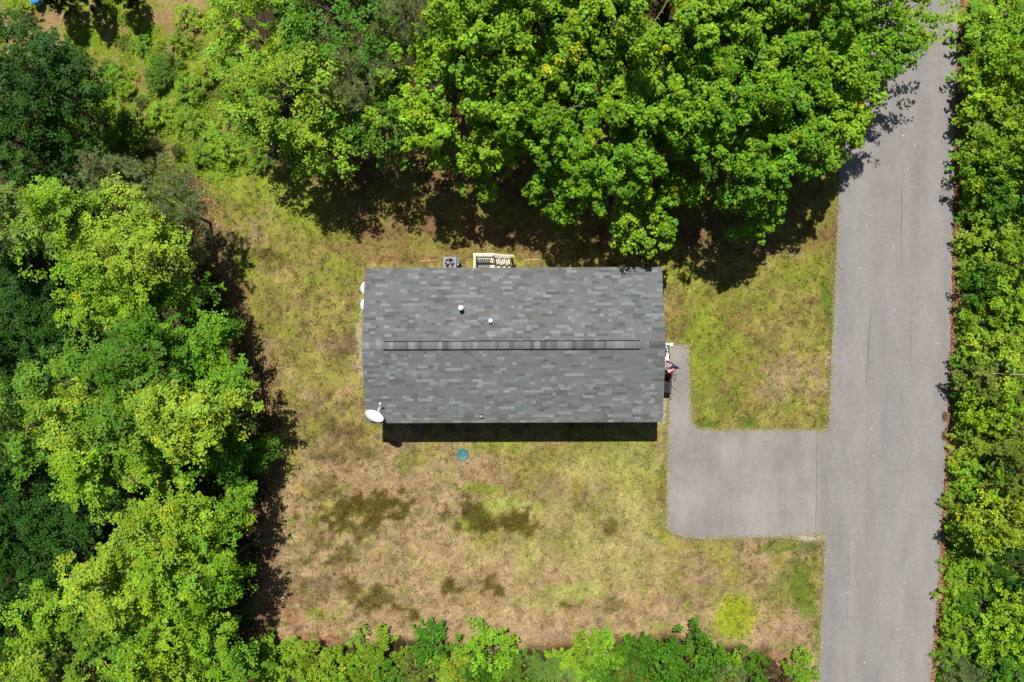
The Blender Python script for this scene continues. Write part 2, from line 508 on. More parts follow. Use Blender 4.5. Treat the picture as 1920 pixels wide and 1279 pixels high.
def build_lawn():
    xs = axis(-30, 30, 0.18); ys = axis(-20, 20, 0.18)
    X, Y = np.meshgrid(xs, ys)
    x = X.ravel(); y = Y.ravel()
    z = ground_z(x, y)
    nx = len(xs); ny = len(ys)
    i = np.arange((nx - 1) * (ny - 1)); r = i // (nx - 1); q = i % (nx - 1)
    a = r * nx + q
    faces = np.stack([a, a + 1, a + nx + 1, a + nx], 1)
    me = mesh_np('lawn', np.stack([x, y, z], 1), faces, None, GROUND, True)
    px = 960 + x / H * F; py = 639.5 - y / H * F
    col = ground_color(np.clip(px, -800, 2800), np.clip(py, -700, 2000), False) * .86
    at = me.attributes.new('tint', 'FLOAT_COLOR', 'POINT')
    cc = np.ones((len(x), 4), np.float32); cc[:, :3] = col
    at.data.foreach_set('color', cc.ravel())
    o = obj('lawn', me)
    tag(o, 'dry patchy lawn of tan and olive grass around the house', 'lawn', kind='structure')


build_lawn()


def slab(name, poly, z, jitter, material, seed, thick=0.12):
    r = random.Random(seed)
    pts = []
    for i in range(len(poly)):
        a = P(*poly[i]); b = P(*poly[(i + 1) % len(poly)])
        n = max(1, int((b - a).length / 0.25)) if (b - a).length < 40 else 1
        for k in range(n):
            q = a.lerp(b, k / n)
            j = (r.random() - .5) * 2 * jitter
            d = (b - a).normalized()
            pts.append((q.x - d.y * j, q.y + d.x * j))
    n = len(pts)
    v = [(x, y, z) for x, y in pts] + [(x, y, z - thick) for x, y in pts]
    f = [tuple(range(n))] + [(i, n + i, n + (i + 1) % n, (i + 1) % n) for i in range(n)]
    me = bpy.data.meshes.new(name); me.from_pydata(v, [], f); me.update()
    me.materials.append(material)
    return obj(name, me)


road = tag(slab('road', ROAD_POLY, 0.010, 0.025, ROAD, 1), 'grey asphalt lane running past the house on the right', 'road', kind='structure')
drive = tag(slab('driveway', DRIVE_POLY, 0.004, 0.018, DRIVE, 2), 'grey asphalt parking pad with narrow walk to the house', 'driveway', kind='structure')

CRACK = mat('crack', (0.055, 0.050, 0.048), 0.9, 0.1, noise=(20, 0.3))


def crack(pts, w, seed, parent, z=0.0145):
    r = random.Random(seed)
    line = []
    for (a, b) in zip(pts[:-1], pts[1:]):
        A = P(*a); B = P(*b); n = max(2, int((B - A).length / 0.12))
        for k in range(n):
            q = A.lerp(B, k / n); line.append((q.x + (r.random() - .5) * .035, q.y + (r.random() - .5) * .035))
    v = []; f = []
    for i, (x, y) in enumerate(line):
        e = math.sin(math.pi * i / (len(line) - 1)) ** .4
        ww = w * e * (.4 + r.random())
        v += [(x - ww, y, z), (x + ww, y, z)]
        if i:
            f.append((2 * i - 2, 2 * i - 1, 2 * i + 1, 2 * i))
    me = bpy.data.meshes.new('crack'); me.from_pydata(v, [], f); me.update(); me.materials.append(CRACK)
    return obj('crack', me, parent)


crack([(1692, 300), (1690, 400), (1689, 510)], .012, 1, road)
crack([(1634, 578), (1629, 630), (1627, 680), (1624, 705), (1626, 735)], .013, 2, road)
crack([(1706, 600), (1708, 640), (1706, 690)], .007, 3, road)
crack([(1532, 808), (1531, 900), (1529, 1000)], .011, 4, road)
crack([(1592, 1000), (1590, 1100), (1588, 1180)], .006, 5, road)
crack([(1252, 828), (1330, 830), (1420, 828)], .005, 6, drive, .0085)

# ------------------------------------------------------------------ grass, litter, gravel
KEEP_OUT = None


def outside_paving(px, py, grow=0):
    return ~(in_poly(px, py, ROAD_POLY) | in_poly(px, py, DRIVE_POLY))


def blades(name, n, seed, region, hmin, hmax, wmin, wmax, lean, bright, material, col_fn=ground_color, vary=.55):
    rg = np.random.default_rng(seed)
    px = rg.uniform(region[0], region[1], n); py = rg.uniform(region[2], region[3], n)
    ok = outside_paving(px, py)
    hx = (px > 712) & (px < 1212) & (py > 527) & (py < 768)
    ok &= ~hx
    px = px[ok]; py = py[ok]; n = len(px)
    col = col_fn(px, py) * rg.uniform(1 - vary, 1 + vary * 1.25, n)[:, None]
    s = rg.random(n) < bright
    col[s] = np.array((0.36, 0.27, 0.15)) * rg.uniform(.6, 1.2, s.sum())[:, None]
    s = rg.random(n) < .07
    col[s] = np.array((0.06, 0.042, 0.022)) * rg.uniform(.6, 1.4, s.sum())[:, None]
    x = (px - 960) / F * H; y = (639.5 - py) / F * H
    a = rg.uniform(0, 2 * np.pi, n); w = rg.uniform(wmin, wmax, n); h = rg.uniform(hmin, hmax, n); l = rg.uniform(.3, 1, n) * lean
    tuft = sstep(.50, .72, fbm(px, py, 7, 2, 51)); h = h * (.45 + 2.2 * tuft); l = l * (.75 + .5 * tuft)
    z0 = ground_z(x, y) - .008
    ca, sa = np.cos(a), np.sin(a)
    b0 = np.stack([x - sa * w, y + ca * w, z0], 1)
    b1 = np.stack([x + sa * w, y - ca * w, z0], 1)
    t = np.stack([x + ca * l, y + sa * l, z0 + .012 + h], 1)
    V = np.stack([b0, b1, t], 1).reshape(-1, 3)
    me = mesh_np(name, V, np.arange(3 * n).reshape(-1, 3), col, material, True)
    return obj(name, me)


tag(blades('grass', 620000, 21, (360, 1565, 300, 1230), .015, .055, .010, .022, .060, .06, BLADE),
    'short dry and green grass blades of the lawn', 'grass', kind='stuff')


def litter(name, n, seed, fn, sizes, cols, z=0.02, mt=BLADE):
    rg = np.random.default_rng(seed)
    px, py = fn(rg, n); n = len(px)
    x = (px - 960) / F * H; y = (639.5 - py) / F * H
    pos = np.stack([x, y, z + rg.uniform(0, .012, n)], 1)
    nr = np.stack([rg.normal(0, .25, n), rg.normal(0, .25, n), np.ones(n)], 1)
    V, Fc = leaf_geo(pos, nr, rg.uniform(sizes[0], sizes[1], n), rg, .7, .15)
    ci = rg.integers(0, len(cols), n)
    col = np.array(cols)[ci] * rg.uniform(.6, 1.3, n)[:, None]
    return obj(name, mesh_np(name, V, Fc, col, mt))


def norm(a):
    return a / np.maximum(np.linalg.norm(a, axis=1, keepdims=True), 1e-9)


def leaf_geo(pos, nrm, size, rg, aspect=.75, fold=.22):
    """one folded, pointed leaf per position"""
    n = len(pos)
    nrm = norm(nrm)
    t = norm(np.cross(nrm, rg.normal(size=(n, 3))))
    b = np.cross(nrm, t)
    L = size[:, None] * .5
    W = L * aspect * rg.uniform(.75, 1.2, n)[:, None]
    fo = W * fold * rg.uniform(.2, 2.0, n)[:, None]
    off = L * .25
    v0 = pos - t * L
    v1 = pos - t * off + b * W + nrm * fo
    v2 = pos + t * L - nrm * fo * .6
    v3 = pos - t * off - b * W + nrm * fo
    V = np.stack([v0, v1, v2, v3], 1).reshape(-1, 3)
    Fq = np.arange(4 * n).reshape(-1, 4)
    return V, Fq


# ------------------------------------------------------------------ foliage
def sphere_dirs(rg, n, low=-1.0):
    z = rg.uniform(low, 1, n); a = rg.uniform(0, 2 * np.pi, n); r = np.sqrt(np.maximum(0, 1 - z * z))
    return np.stack([r * np.cos(a), r * np.sin(a), z], 1)


def lumps(d, rg, k=7, amp=.16):
    s = np.ones(len(d))
    for _ in range(k):
        f = rg.normal(size=3) * 2.6; s += amp * np.cos(d @ f + rg.uniform(0, 6.28)) / math.sqrt(k) * 1.6
    return s


def clump_leaves(rg, cen, axisv, scl, style, leaf, per, tint):
    """leaves of every clump: rosettes (maple), flat sprays, soft needles"""
    n = len(cen)
    if style == 'rosette':
        nb = 6
        nl = max(3, per // nb)
        bd = sphere_dirs(rg, n * nb, -.1).reshape(n, nb, 3)
        up = axisv[:, None, :]
        bpos = cen[:, None, :] + (bd * .75 + up * .35) * scl[:, None, None] * rg.uniform(.6, 1.1, (n, nb, 1))
        bs = scl[:, None] * rg.uniform(.26, .48, (n, nb))
        ld = sphere_dirs(rg, n * nb * nl, -.35).reshape(n, nb, nl, 3)
        pos = bpos[:, :, None, :] + ld * bs[:, :, None, None] * rg.uniform(.7, 1.1, (n, nb, nl, 1))
        nr = ld * .8 + np.array((-.05, .15, .65)) + rg.normal(0, .27, ld.shape)
        N = n * nb * nl
        pos = pos.reshape(N, 3); nr = nr.reshape(N, 3)
        ct = np.repeat(tint, nb * nl, axis=0)
        ct = ct * np.repeat(rg.uniform(.85, 1.15, n * nb), nl)[:, None]
        V, Fq = leaf_geo(pos, nr, leaf * rg.uniform(.65, 1.3, N), rg, .85, .25)
    elif style == 'spray':
        h = axisv.copy(); h[:, 2] = h[:, 2] * .25 + rg.uniform(-.18, .12, n)
        h += rg.normal(0, .35, h.shape) * np.array((1, 1, .3)); h = norm(h)
        side = norm(np.cross(h, np.array((0, 0, 1.0))))
        upv = np.cross(side, h)
        u = rg.uniform(-1, 1, (n, per)); v = rg.normal(0, .36, (n, per)) * (1 - .5 * np.abs(u)); w = rg.normal(0, .10, (n, per)) - .12 * u * u
        pos = cen[:, None, :] + (h[:, None, :] * u[..., None] * 1.15 + side[:, None, :] * v[..., None] + upv[:, None, :] * w[..., None]) * scl[:, None, None]
        nr = upv[:, None, :] + .30 * axisv[:, None, :] + rg.normal(0, .26, (n, per, 3))
        N = n * per
        pos = pos.reshape(N, 3); nr = nr.reshape(N, 3)
        ct = np.repeat(tint, per, axis=0)
        V, Fq = leaf_geo(pos, nr, leaf * rg.uniform(.6, 1.35, N), rg, .68, .25)
    else:  # needles: tufts of thin blades
        nt_ = 5; nb = max(6, per // nt_)
        td = sphere_dirs(rg, n * nt_, -.1).reshape(n, nt_, 3)
        tp = cen[:, None, :] + td * scl[:, None, None] * rg.uniform(.3, 1, (n, nt_, 1))
        bd = sphere_dirs(rg, n * nt_ * nb, -.25).reshape(n, nt_, nb, 3)
        bd = norm((bd + axisv[:, None, None, :] * .3).reshape(-1, 3)).reshape(n, nt_, nb, 3)
        L = rg.uniform(.7, 1.2, (n, nt_, nb, 1)) * leaf
        p0 = np.broadcast_to(tp[:, :, None, :], bd.shape).reshape(-1, 3)
        p1 = (tp[:, :, None, :] + bd * L).reshape(-1, 3)
        N = len(p0)
        s = norm(np.cross(p1 - p0, rg.normal(size=(N, 3)))) * .011
        V = np.stack([p0 - s, p0 + s, p1 + s * .5, p1 - s * .5], 1).reshape(-1, 3); Fq = np.arange(4 * N).reshape(-1, 4)
        ct = np.repeat(tint, nt_ * nb, axis=0)
    k = rg.uniform(.72, 1.28, len(Fq))
    yel = rg.normal(0, .10, len(Fq))
    col = ct * k[:, None] * np.stack([1 + yel, 1 + yel * .35, 1 - yel], 1)
    return V, Fq, np.clip(col, 0, 6)


def make_crown(seed, rx, ry, rz, style, leaf, clump, dens, per, warm=0.0, low=-.55, inner=.5, cone=False, lump=.16, bough=0.0):
    rg = np.random.default_rng(seed)
    area = 2 * math.pi * ((rx + ry) / 2) * (((rx + ry) / 2) + rz) * .5 * (1 - low) * .9
    n = max(12, int(dens * area / (math.pi * clump * clump)))
    d = sphere_dirs(rg, n, low)
    f = lumps(d, rg, amp=lump) * (inner + (1 - inner) * rg.random(n) ** .45)
    if cone:
        z = d[:, 2]
        hz = rg.uniform(-1, 1, n); ang = rg.uniform(0, 2 * np.pi, n)
        rr = np.sqrt(np.clip(1 - (np.clip(hz, -1, 1) + .25) / 1.25, 0.02, 1)) * np.minimum(1, (hz + 1) * 3 + .3)
        cen = np.stack([rr * np.cos(ang), rr * np.sin(ang), hz], 1) * np.array((rx, ry, rz)) * rg.uniform(.75, 1, (n, 1))
        d = norm(np.stack([np.cos(ang), np.sin(ang), np.full(n, .5)], 1))
    else:
        cen = d * np.array((rx, ry, rz)) * f[:, None]
    if bough:
        nbg = max(6, int(1.5 * area / (math.pi * bough * bough)))
        bd = sphere_dirs(rg, nbg, low)
        bc = bd * np.array((rx, ry, rz)) * (lumps(bd, rg, amp=lump) * rg.uniform(.62, 1.0, nbg))[:, None]
        k = rg.integers(0, nbg, n)
        o_ = sphere_dirs(rg, n, -.2); o_[:, 2] *= .65
        cen = bc[k] + o_ * bough * rg.uniform(.5, 1.05, (n, 1)); d = norm(bd[k] * .5 + o_)
        fill = rg.random(n) < .22
        cen[fill] = (sphere_dirs(rg, n, low) * np.array((rx, ry, rz)) * rg.uniform(.3, .75, (n, 1)))[fill]
    ax = norm(d * np.array((1, 1, .6)) + np.array((0, 0, .55)))
    scl = clump * rg.uniform(.6, 1.35, n)
    g = rg.normal(0, .12, n); y = rg.normal(0, .10, n)
    tint = np.stack([1 + g + y, 1 + g + .2 * y, 1 + g - y], 1)
    if warm:
        s = rg.random(n) < warm
        tint[s] *= np.array((1.7, 1.15, .9))
        s2 = rg.random(n) < warm * .25
        tint[s2] *= np.array((1.7, .9, .9))
    V, Fq, col = clump_leaves(rg, cen, ax, scl, style, leaf, per, tint)
    return V, Fq, col, cen


def make_trunk(seed, zb, r0, cen, nl, crown_z):
    """tapered trunk with limbs running out to some of the clumps; z is relative to the ground"""
    rg = random.Random(seed)
    m = MB()
    top = crown_z + max(.3, float(np.max(cen[:, 2])) * .55)
    lean = (rg.uniform(-.25, .25), rg.uniform(-.25, .25))
    pts = [(0, 0, zb), (lean[0] * .3, lean[1] * .3, top * .35), (lean[0] * .8, lean[1] * .7, top * .7), (lean[0], lean[1], top)]
    m.tube(pts, [r0 * 1.25, r0, r0 * .7, r0 * .22], 8)
    ids = list(range(len(cen))); rg.shuffle(ids)
    for i in ids[:nl]:
        c = Vector(cen[i]) + Vector((0, 0, crown_z))
        h0 = max(top * .22, min(c.z - .3 - .35 * math.hypot(c.x, c.y), top * .92))
        t = h0 / top
        s = Vector((lean[0] * t, lean[1] * t, h0))
        mid = s.lerp(c, .5) + Vector((rg.uniform(-.2, .2), rg.uniform(-.2, .2), rg.uniform(0, .35)))
        rr = r0 * rg.uniform(.22, .4)
        m.tube([s, s.lerp(mid, .5), mid, mid.lerp(c, .6), c], [rr, rr * .8, rr * .6, rr * .35, rr * .12], 5, False)
    return m.mesh('trunk', BARK, True)


TINT = dict(maple=(0.116, 0.258, 0.012), bright=(0.168, 0.310, 0.016), lime=(0.192, 0.305, 0.020), yellow=(0.222, 0.335, 0.024), deep=(0.024, 0.081, 0.006),  # deep: green darkened to put the wood's shade into the leaves
            mid=(0.062, 0.172, 0.009), fern=(0.105, 0.209, 0.027), blue=(0.098, 0.211, 0.016), pine=(0.190, 0.240, 0.088), olive=(0.132, 0.184, 0.025), pale=(0.150, 0.230, 0.050), redbrown=(0.070, 0.036, 0.016))


def tree(name, px, py, zc, rpx, style, tint, label, cat='tree', group=None, rz=None, seed=0, leaf=None, clump=None, dens=1.3, per=60, warm=0.0,
         low=-.55, inner=.55, sx=1.0, sy=1.0, limbs=14, cone=False, lump=.16, bough=0.0):
    c = P(px, py, zc)
    r = rpx / F * (H - zc)
    rz = min(rz or r * .85, zc * .8)
    leaf = leaf or {'rosette': .15, 'spray': .135, 'needle': .16}[style]
    clump = clump or {'rosette': .42, 'spray': .42, 'needle': .30}[style]
    root = thing(name, (c.x, c.y, -.06), label, cat, group)
    V, Fq, col, cen = make_crown(seed, r * sx, r * sy, rz, style, leaf, clump, dens, per, warm, low, inner, cone, lump, bough)
    V = V + np.array((0, 0, zc))
    V[:, 2] = np.maximum(V[:, 2], .04)
    cr = obj('crown', mesh_np('crown', V, Fq, col, LEAF, True), root)
    cr.color = (*TINT[tint], 1)
    obj('trunk', make_trunk(seed, -.15, max(.035, .02 + r * .035), cen, limbs, zc), root)
    return root


PROTO = {}


def shrub_proto(kind, k):
    key = (kind, k)
    if key in PROTO:
        return PROTO[key]
    sd = 900 + k * 17 + len(kind)
    if kind == 'leafy':
        V, Fq, col, cen = make_crown(sd, 1, 1, .85, 'spray', .092, .24, 1.8, 46, .008, -.5, .5, lump=.24)
    elif kind == 'dense':
        V, Fq, col, cen = make_crown(sd, 1, 1, .85, 'rosette', .09, .25, 1.6, 60, .008, -.5, .5, lump=.2)
    elif kind == 'needle':
        V, Fq, col, cen = make_crown(sd, 1, 1, .9, 'needle', .13, .2, 1.9, 60, 0, -.4, .4, lump=.2)
    else:  # fern: long arching fronds from one root
        rg = np.random.default_rng(sd)
        nf = 15; pos = []; nr = []; size = []
        for f_ in range(nf):
            a = rg.uniform(0, 6.28); L = rg.uniform(.6, 1.15); el = rg.uniform(.2, .9)
            for q in np.linspace(.12, 1, 22):
                p = np.array((math.cos(a) * L * q, math.sin(a) * L * q, el * q * (1.35 - q) - .3))
                sd_ = np.array((-math.sin(a), math.cos(a), 0))
                wd = .17 * math.sin(math.pi * min(1, q * .85 + .12))
                for s_ in (-1, 1):
                    for w_ in (.35, .9):
                        pos.append(p + sd_ * s_ * wd * w_ + rg.normal(0, .008, 3)); nr.append((rg.normal(0, .25), rg.normal(0, .25), 1)); size.append(.105)
        pos = np.array(pos)
        V, Fq = leaf_geo(pos, np.array(nr), np.array(size), rg, .55, .15)
        col = np.ones((len(Fq), 3)) * rg.uniform(.75, 1.2, len(Fq))[:, None]
        cen = pos[::60]
    V = V + np.array((0, 0, 1.0))
    me = mesh_np('crown', V, Fq, col, LEAF, True)
    tr = make_trunk(sd, .05, .05, cen, 10, 1.0)
    PROTO[key] = (me, tr)
    return PROTO[key]


_sk = [0]


def shrub(name, px, py, zc, rpx, kind, tint, label, cat='shrub', group=None, hz=None, sy=1.0):
    """a shrub whose crown is centred zc above the ground; copies share their meshes"""
    _sk[0] += 1
    k = _sk[0]
    c = P(px, py, zc); r = rpx / F * (H - zc)
    me, tr = shrub_proto(kind, k % 4)
    root = thing(name, (c.x, c.y, -.06), label, cat, group, rz=(k * 2.399) % 6.283)
    for nm, m in (('crown', me), ('stems', tr)):
        o = obj(nm, m, root)
        o.scale = (r, r * sy, zc)
        if nm == 'crown':
            t = TINT[tint]; g = .74 + .36 * ((k * .618) % 1); hq = .88 + .24 * ((k * .377) % 1)
            o.color = (t[0] * g * hq, t[1] * g, t[2] * g, 1)
    return root


# ---- the maples north of the house
MG = 'maples along the top of the lawn'
tree('maple_tree', 895, 158, 5.3, 165, 'rosette', 'bright', 'large green maple whose crown reaches over the lawn above the back steps', 'maple', MG, 3.4, 101, per=126, warm=.02, limbs=26, leaf=.135, bough=.95, dens=1.9)
tree('maple_tree', 1130, 220, 5.6, 178, 'rosette', 'maple', 'large green maple with a drooping branch almost touching the middle of the roof edge', 'maple', MG, 3.3, 102, per=126, warm=.02, limbs=26, leaf=.135, bough=.95, dens=1.9)
tree('maple_tree', 1366, 184, 6.0, 184, 'rosette', 'maple', 'large green maple shading the lawn above the roof\'s right corner', 'maple', MG, 3.4, 103, per=126, warm=.02, limbs=26, leaf=.135, bough=.95, dens=1.9)
tree('maple_tree', 1505, 175, 6.0, 118, 'rosette', 'bright', 'green maple at the lane edge casting the jagged shadow on the asphalt', 'maple', MG, 3.0, 104, per=126, warm=.02, limbs=20, leaf=.135, bough=.95, dens=1.9)
tree('maple_tree', 1000, -10, 7.2, 200, 'rosette', 'bright', 'maple at the top edge left of centre with yellowish leaf clusters', 'maple', MG, 3.6, 105, per=126, warm=.02, limbs=22, leaf=.135, bough=.95, dens=1.9)
tree('maple_tree', 1250, 10, 7.4, 215, 'rosette', 'bright', 'maple at the top edge right of centre, tallest of the row', 'maple', MG, 3.6, 106, per=126, warm=.02, limbs=22, leaf=.135, bough=.95, dens=1.9)
tree('maple_tree', 1490, 0, 7.0, 190, 'rosette', 'maple', 'maple at the top edge nearest the lane, left of the sparse tree', 'maple', MG, 3.4, 107, per=126, warm=.02, limbs=22, leaf=.135, bough=.95, dens=1.9)
tree('roadside_tree', 1655, 45, 5.4, 122, 'spray', 'lime', 'open light green tree leaning out over the top of the lane', 'tree', None, 2.4, 108, per=42, dens=.95, inner=.3, limbs=26, leaf=.15, lump=.3)
tree('sapling', 1405, 375, 3.6, 62, 'rosette', 'maple', 'low maple bough clump hanging over shaded lawn above the roof corner', 'maple', None, 1.3, 109, per=90, warm=.03, limbs=10, leaf=.14)
tree('sapling', 1195, 415, 3.8, 52, 'rosette', 'bright', 'low green maple bough clump hanging nearest the roof', 'maple', None, 1.4, 110, per=90, warm=.04, limbs=10, leaf=.14)
tree('sapling', 1050, 365, 3.6, 52, 'rosette', 'maple', 'low dark green maple bough clump above the back steps', 'maple', None, 1.2, 112, per=90, limbs=10, leaf=.14)

# ---- trees left of the maples
tree('ash_tree', 478, 60, 5.6, 92, 'spray', 'bright', 'green tree at the top beside the weedy clearing', rz=3.0, seed=120, per=55, leaf=.13, warm=.015, dens=1.7)
tree('ash_tree', 560, 185, 5.6, 100, 'spray', 'lime', 'yellow-green tree standing over the lawn\'s upper left corner', rz=3.0, seed=121, per=60, leaf=.13, warm=.015, dens=1.7)
tree('ash_tree', 630, 40, 5.8, 115, 'spray', 'mid', 'dark green tree at the top between the clearing and the grey pines', rz=3.0, seed=122, per=55, leaf=.13, warm=.015, dens=1.7)
tree('ash_tree', 610, 270, 4.2, 66, 'spray', 'bright', 'low green tree overhanging the shaded lawn left of the maples', rz=2.2, seed=123, per=60, leaf=.13)
tree('ash_tree', 472, 215, 3.6, 40, 'spray', 'mid', 'dark green tree on the right border of the weedy clearing', rz=1.8, seed=124, per=60, leaf=.12)
tree('ash_tree', 720, 240, 4.6, 58, 'spray', 'mid', 'dim green tree tucked between the grey pine and the first maple', rz=2.2, seed=125, per=55, leaf=.12, warm=.015, dens=1.7)
PG = 'grey-green pines'
tree('pine_tree', 765, 45, 6.0, 58, 'needle', 'pine', 'soft grey pine at the top between dark trees and the maples', 'pine', PG, 3.4, 130, per=110, dens=1.7, inner=.35)
tree('pine_tree', 685, 190, 4.8, 52, 'needle', 'pine', 'soft grey pine in the shade left of the first maple', 'pine', PG, 3.2, 131, per=110, dens=1.7, inner=.35)

# ---- the wood in the upper left corner, shade put into its leaf colour
DG = 'dark trees in the upper left wood'
tree('shaded_tree', 40, 130, 5.2, 105, 'spray', 'deep', 'shaded dark green tree nearest the upper left corner', 'tree', DG, 2.8, 140, per=60, leaf=.12, dens=1.9)
tree('shaded_tree', 110, 185, 4.6, 72, 'spray', 'deep', 'shaded dark green tree touching the left border of the clearing', 'tree', DG, 2.3, 141, per=60, leaf=.12, dens=1.9)
tree('shaded_tree', 20, 265, 4.0, 70, 'spray', 'deep', 'shaded dark green tree on the left edge beside a black gap', 'tree', DG, 2.0, 142, per=60, leaf=.12, dens=1.9)
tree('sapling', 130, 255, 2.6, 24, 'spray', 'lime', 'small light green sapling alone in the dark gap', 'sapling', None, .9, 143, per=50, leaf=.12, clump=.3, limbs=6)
tree('shaded_tree', 110, 320, 2.6, 55, 'spray', 'deep', 'low dark tree under the black gap above the grey pines', 'tree', DG, 1.4, 144, per=50, leaf=.12, dens=1.9)

# ---- the wood left of the lawn, top to bottom
T = [
    ('leafy_tree', 25, 420, 5.8, 72, 'spray', 'pale', 'pale green tree on the left edge level with the lawn\'s top', 2.7),
    ('leafy_tree', 115, 400, 5.6, 68, 'spray', 'lime', 'yellow-green tree left of the grey pines', 2.6),
    ('pine_tree', 205, 345, 4.6, 56, 'needle', 'pine', 'grey-green pine, left one of the pair at the lawn\'s upper left', 2.4),
    ('pine_tree', 318, 388, 4.8, 62, 'needle', 'pine', 'grey-green pine, right one of the pair at the lawn\'s upper left', 2.4),
    ('pine_tree', 352, 470, 3.4, 40, 'needle', 'pine', 'small grey-green pine in the shade behind the feathery yellow-green tree', 1.8),
    ('feathery_tree', 262, 462, 6.2, 98, 'spray', 'yellow', 'feathery yellow-green tree in front of the grey pines', 2.8),
    ('shaded_tree', 70, 500, 3.0, 72, 'spray', 'deep', 'dark tree on the left below the pale green tree', 2.2),
    ('leafy_tree', 190, 540, 5.0, 58, 'spray', 'lime', 'light green tree below the feathery yellow-green tree', 2.3),
    ('leafy_tree', 265, 570, 5.2, 58, 'spray', 'lime', 'light green tree left of a black gap beside the lawn', 2.3),
    ('leafy_tree', 360, 545, 2.6, 38, 'spray', 'bright', 'small green tree right of a black gap beside the lawn', 1.3),
    ('shaded_tree', 40, 600, 2.6, 85, 'spray', 'deep', 'shaded dark green tree filling the left edge halfway down', 2.1),
    ('shaded_tree', 112, 650, 2.0, 42, 'spray', 'deep', 'dark tree in the black hollow halfway down the left', 1.6),
    ('broad_tree', 285, 655, 5.8, 98, 'spray', 'mid', 'broad mid green tree level with the roof ridge', 2.6),
    ('leafy_tree', 388, 635, 3.8, 50, 'spray', 'bright', 'green tree between the broad mid green tree and the lawn', 2.0),
    ('leafy_tree', 436, 610, 2.2, 28, 'spray', 'mid', 'little green tree standing at the lawn edge level with the roof ridge', 1.2),
    ('leafy_tree', 436, 718, 4.0, 52, 'spray', 'bright', 'green tree casting the jutting shadow on the lawn left of the house', 2.3),
    ('broad_tree', 165, 715, 5.8, 78, 'spray', 'blue', 'bluish green tree on the rim of the dark hollow', 2.5),
    ('broad_tree', 60, 800, 5.6, 90, 'spray', 'blue', 'bluish green tree on the left edge level with the roof\'s lower edge', 2.5),
    ('broad_tree', 150, 800, 6.2, 70, 'spray', 'yellow', 'yellow-tipped tree amid bluish green ones at the left', 2.6),
    ('broad_tree', 235, 790, 6.0, 72, 'spray', 'blue', 'bluish green tree in front of the bright yellow-green trees', 2.6),
    ('broad_tree', 305, 770, 6.3, 76, 'spray', 'yellow', 'bright yellow-green tree in the middle of the left wood', 2.7),
    ('broad_tree', 378, 800, 5.6, 78, 'spray', 'yellow', 'bright yellow-green tree with streaked sprays left of the satellite dish', 2.6),
    ('leafy_tree', 436, 850, 3.8, 58, 'spray', 'mid', 'shaded green tree at the lawn edge left of the teal lid', 2.2),
    ('broad_tree', 180, 870, 5.6, 66, 'spray', 'lime', 'light green tree left of the small bare twig clump', 2.4),
    ('broad_tree', 285, 880, 5.4, 60, 'spray', 'bright', 'green tree beside the small bare twig clump', 2.4),
    ('shaded_tree', 50, 930, 2.8, 85, 'spray', 'deep', 'shaded dark green tree on the left edge level with the parking pad', 2.0),
    ('shaded_tree', 150, 965, 2.4, 60, 'spray', 'deep', 'dark green tree in the deep shade left of the lower bright trees', 1.9),
    ('leafy_tree', 300, 985, 5.4, 78, 'spray', 'lime', 'light green tree level with the middle of the parking pad', 2.4),
    ('leafy_tree', 385, 975, 4.8, 68, 'spray', 'lime', 'light green tree, nearest the lawn of two level with the pad', 2.4),
    ('leafy_tree', 444, 960, 3.3, 44, 'spray', 'bright', 'vivid green tree at the lawn edge level with the pad', 1.9),
    ('shaded_tree', 85, 1060, 2.6, 75, 'spray', 'deep', 'dark tree on the left below the level of the pad', 2.0),
    ('broad_tree', 220, 1090, 5.8, 88, 'spray', 'yellow', 'broad yellow-green tree in the lower left wood', 2.5),
    ('broad_tree', 330, 1075, 5.8, 82, 'spray', 'lime', 'broad light green tree right of the lower yellow-green one', 2.5),
    ('leafy_tree', 408, 1070, 4.2, 62, 'spray', 'bright', 'green tree at the lawn edge above the lower left corner', 2.3),
    ('leafy_tree', 115, 1150, 4.8, 60, 'spray', 'bright', 'green tree left of the lower yellow-green tree', 2.2),
    ('shaded_tree', 30, 1180, 2.8, 70, 'spray', 'deep', 'dark tree on the left edge near the bottom', 1.9),
    ('leafy_tree', 190, 1190, 4.4, 58, 'spray', 'blue', 'bluish green tree below the broad yellow-green tree', 2.1),
    ('leafy_tree', 300, 1180, 4.8, 66, 'spray', 'lime', 'light green tree above the bottom edge, middle of the lower left wood', 2.2),
    ('leafy_tree', 392, 1165, 4.0, 62, 'spray', 'lime', 'light green tree by the lawn\'s lower left corner', 2.1),
    ('leafy_tree', 50, 1260, 4.8, 62, 'spray', 'lime', 'light green tree nearest the lower left corner', 2.1),
    ('leafy_tree', 150, 1268, 4.2, 50, 'spray', 'olive', 'olive green tree on the bottom edge, second from the left corner', 2.0),
    ('leafy_tree', 245, 1262, 4.2, 55, 'spray', 'blue', 'bluish green tree on the bottom edge, third from the left corner', 2.0),
    ('leafy_tree', 345, 1262, 4.0, 56, 'spray', 'lime', 'light green tree on the bottom edge, fourth from the left corner', 1.9),
    ('leafy_tree', 440, 1250, 3.2, 55, 'spray', 'bright', 'green tree on the bottom edge next to the row of shrubs', 1.6),
]
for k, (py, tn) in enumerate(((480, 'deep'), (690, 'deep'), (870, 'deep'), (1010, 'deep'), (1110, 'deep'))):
    T.append(('shaded_tree', 0, py, 3.0, 70, 'spray', tn, ('dark tree cut by the left edge, %s of five' % ('first', 'second', 'third', 'fourth', 'fifth')[k]) + ' from the top', 2.2))
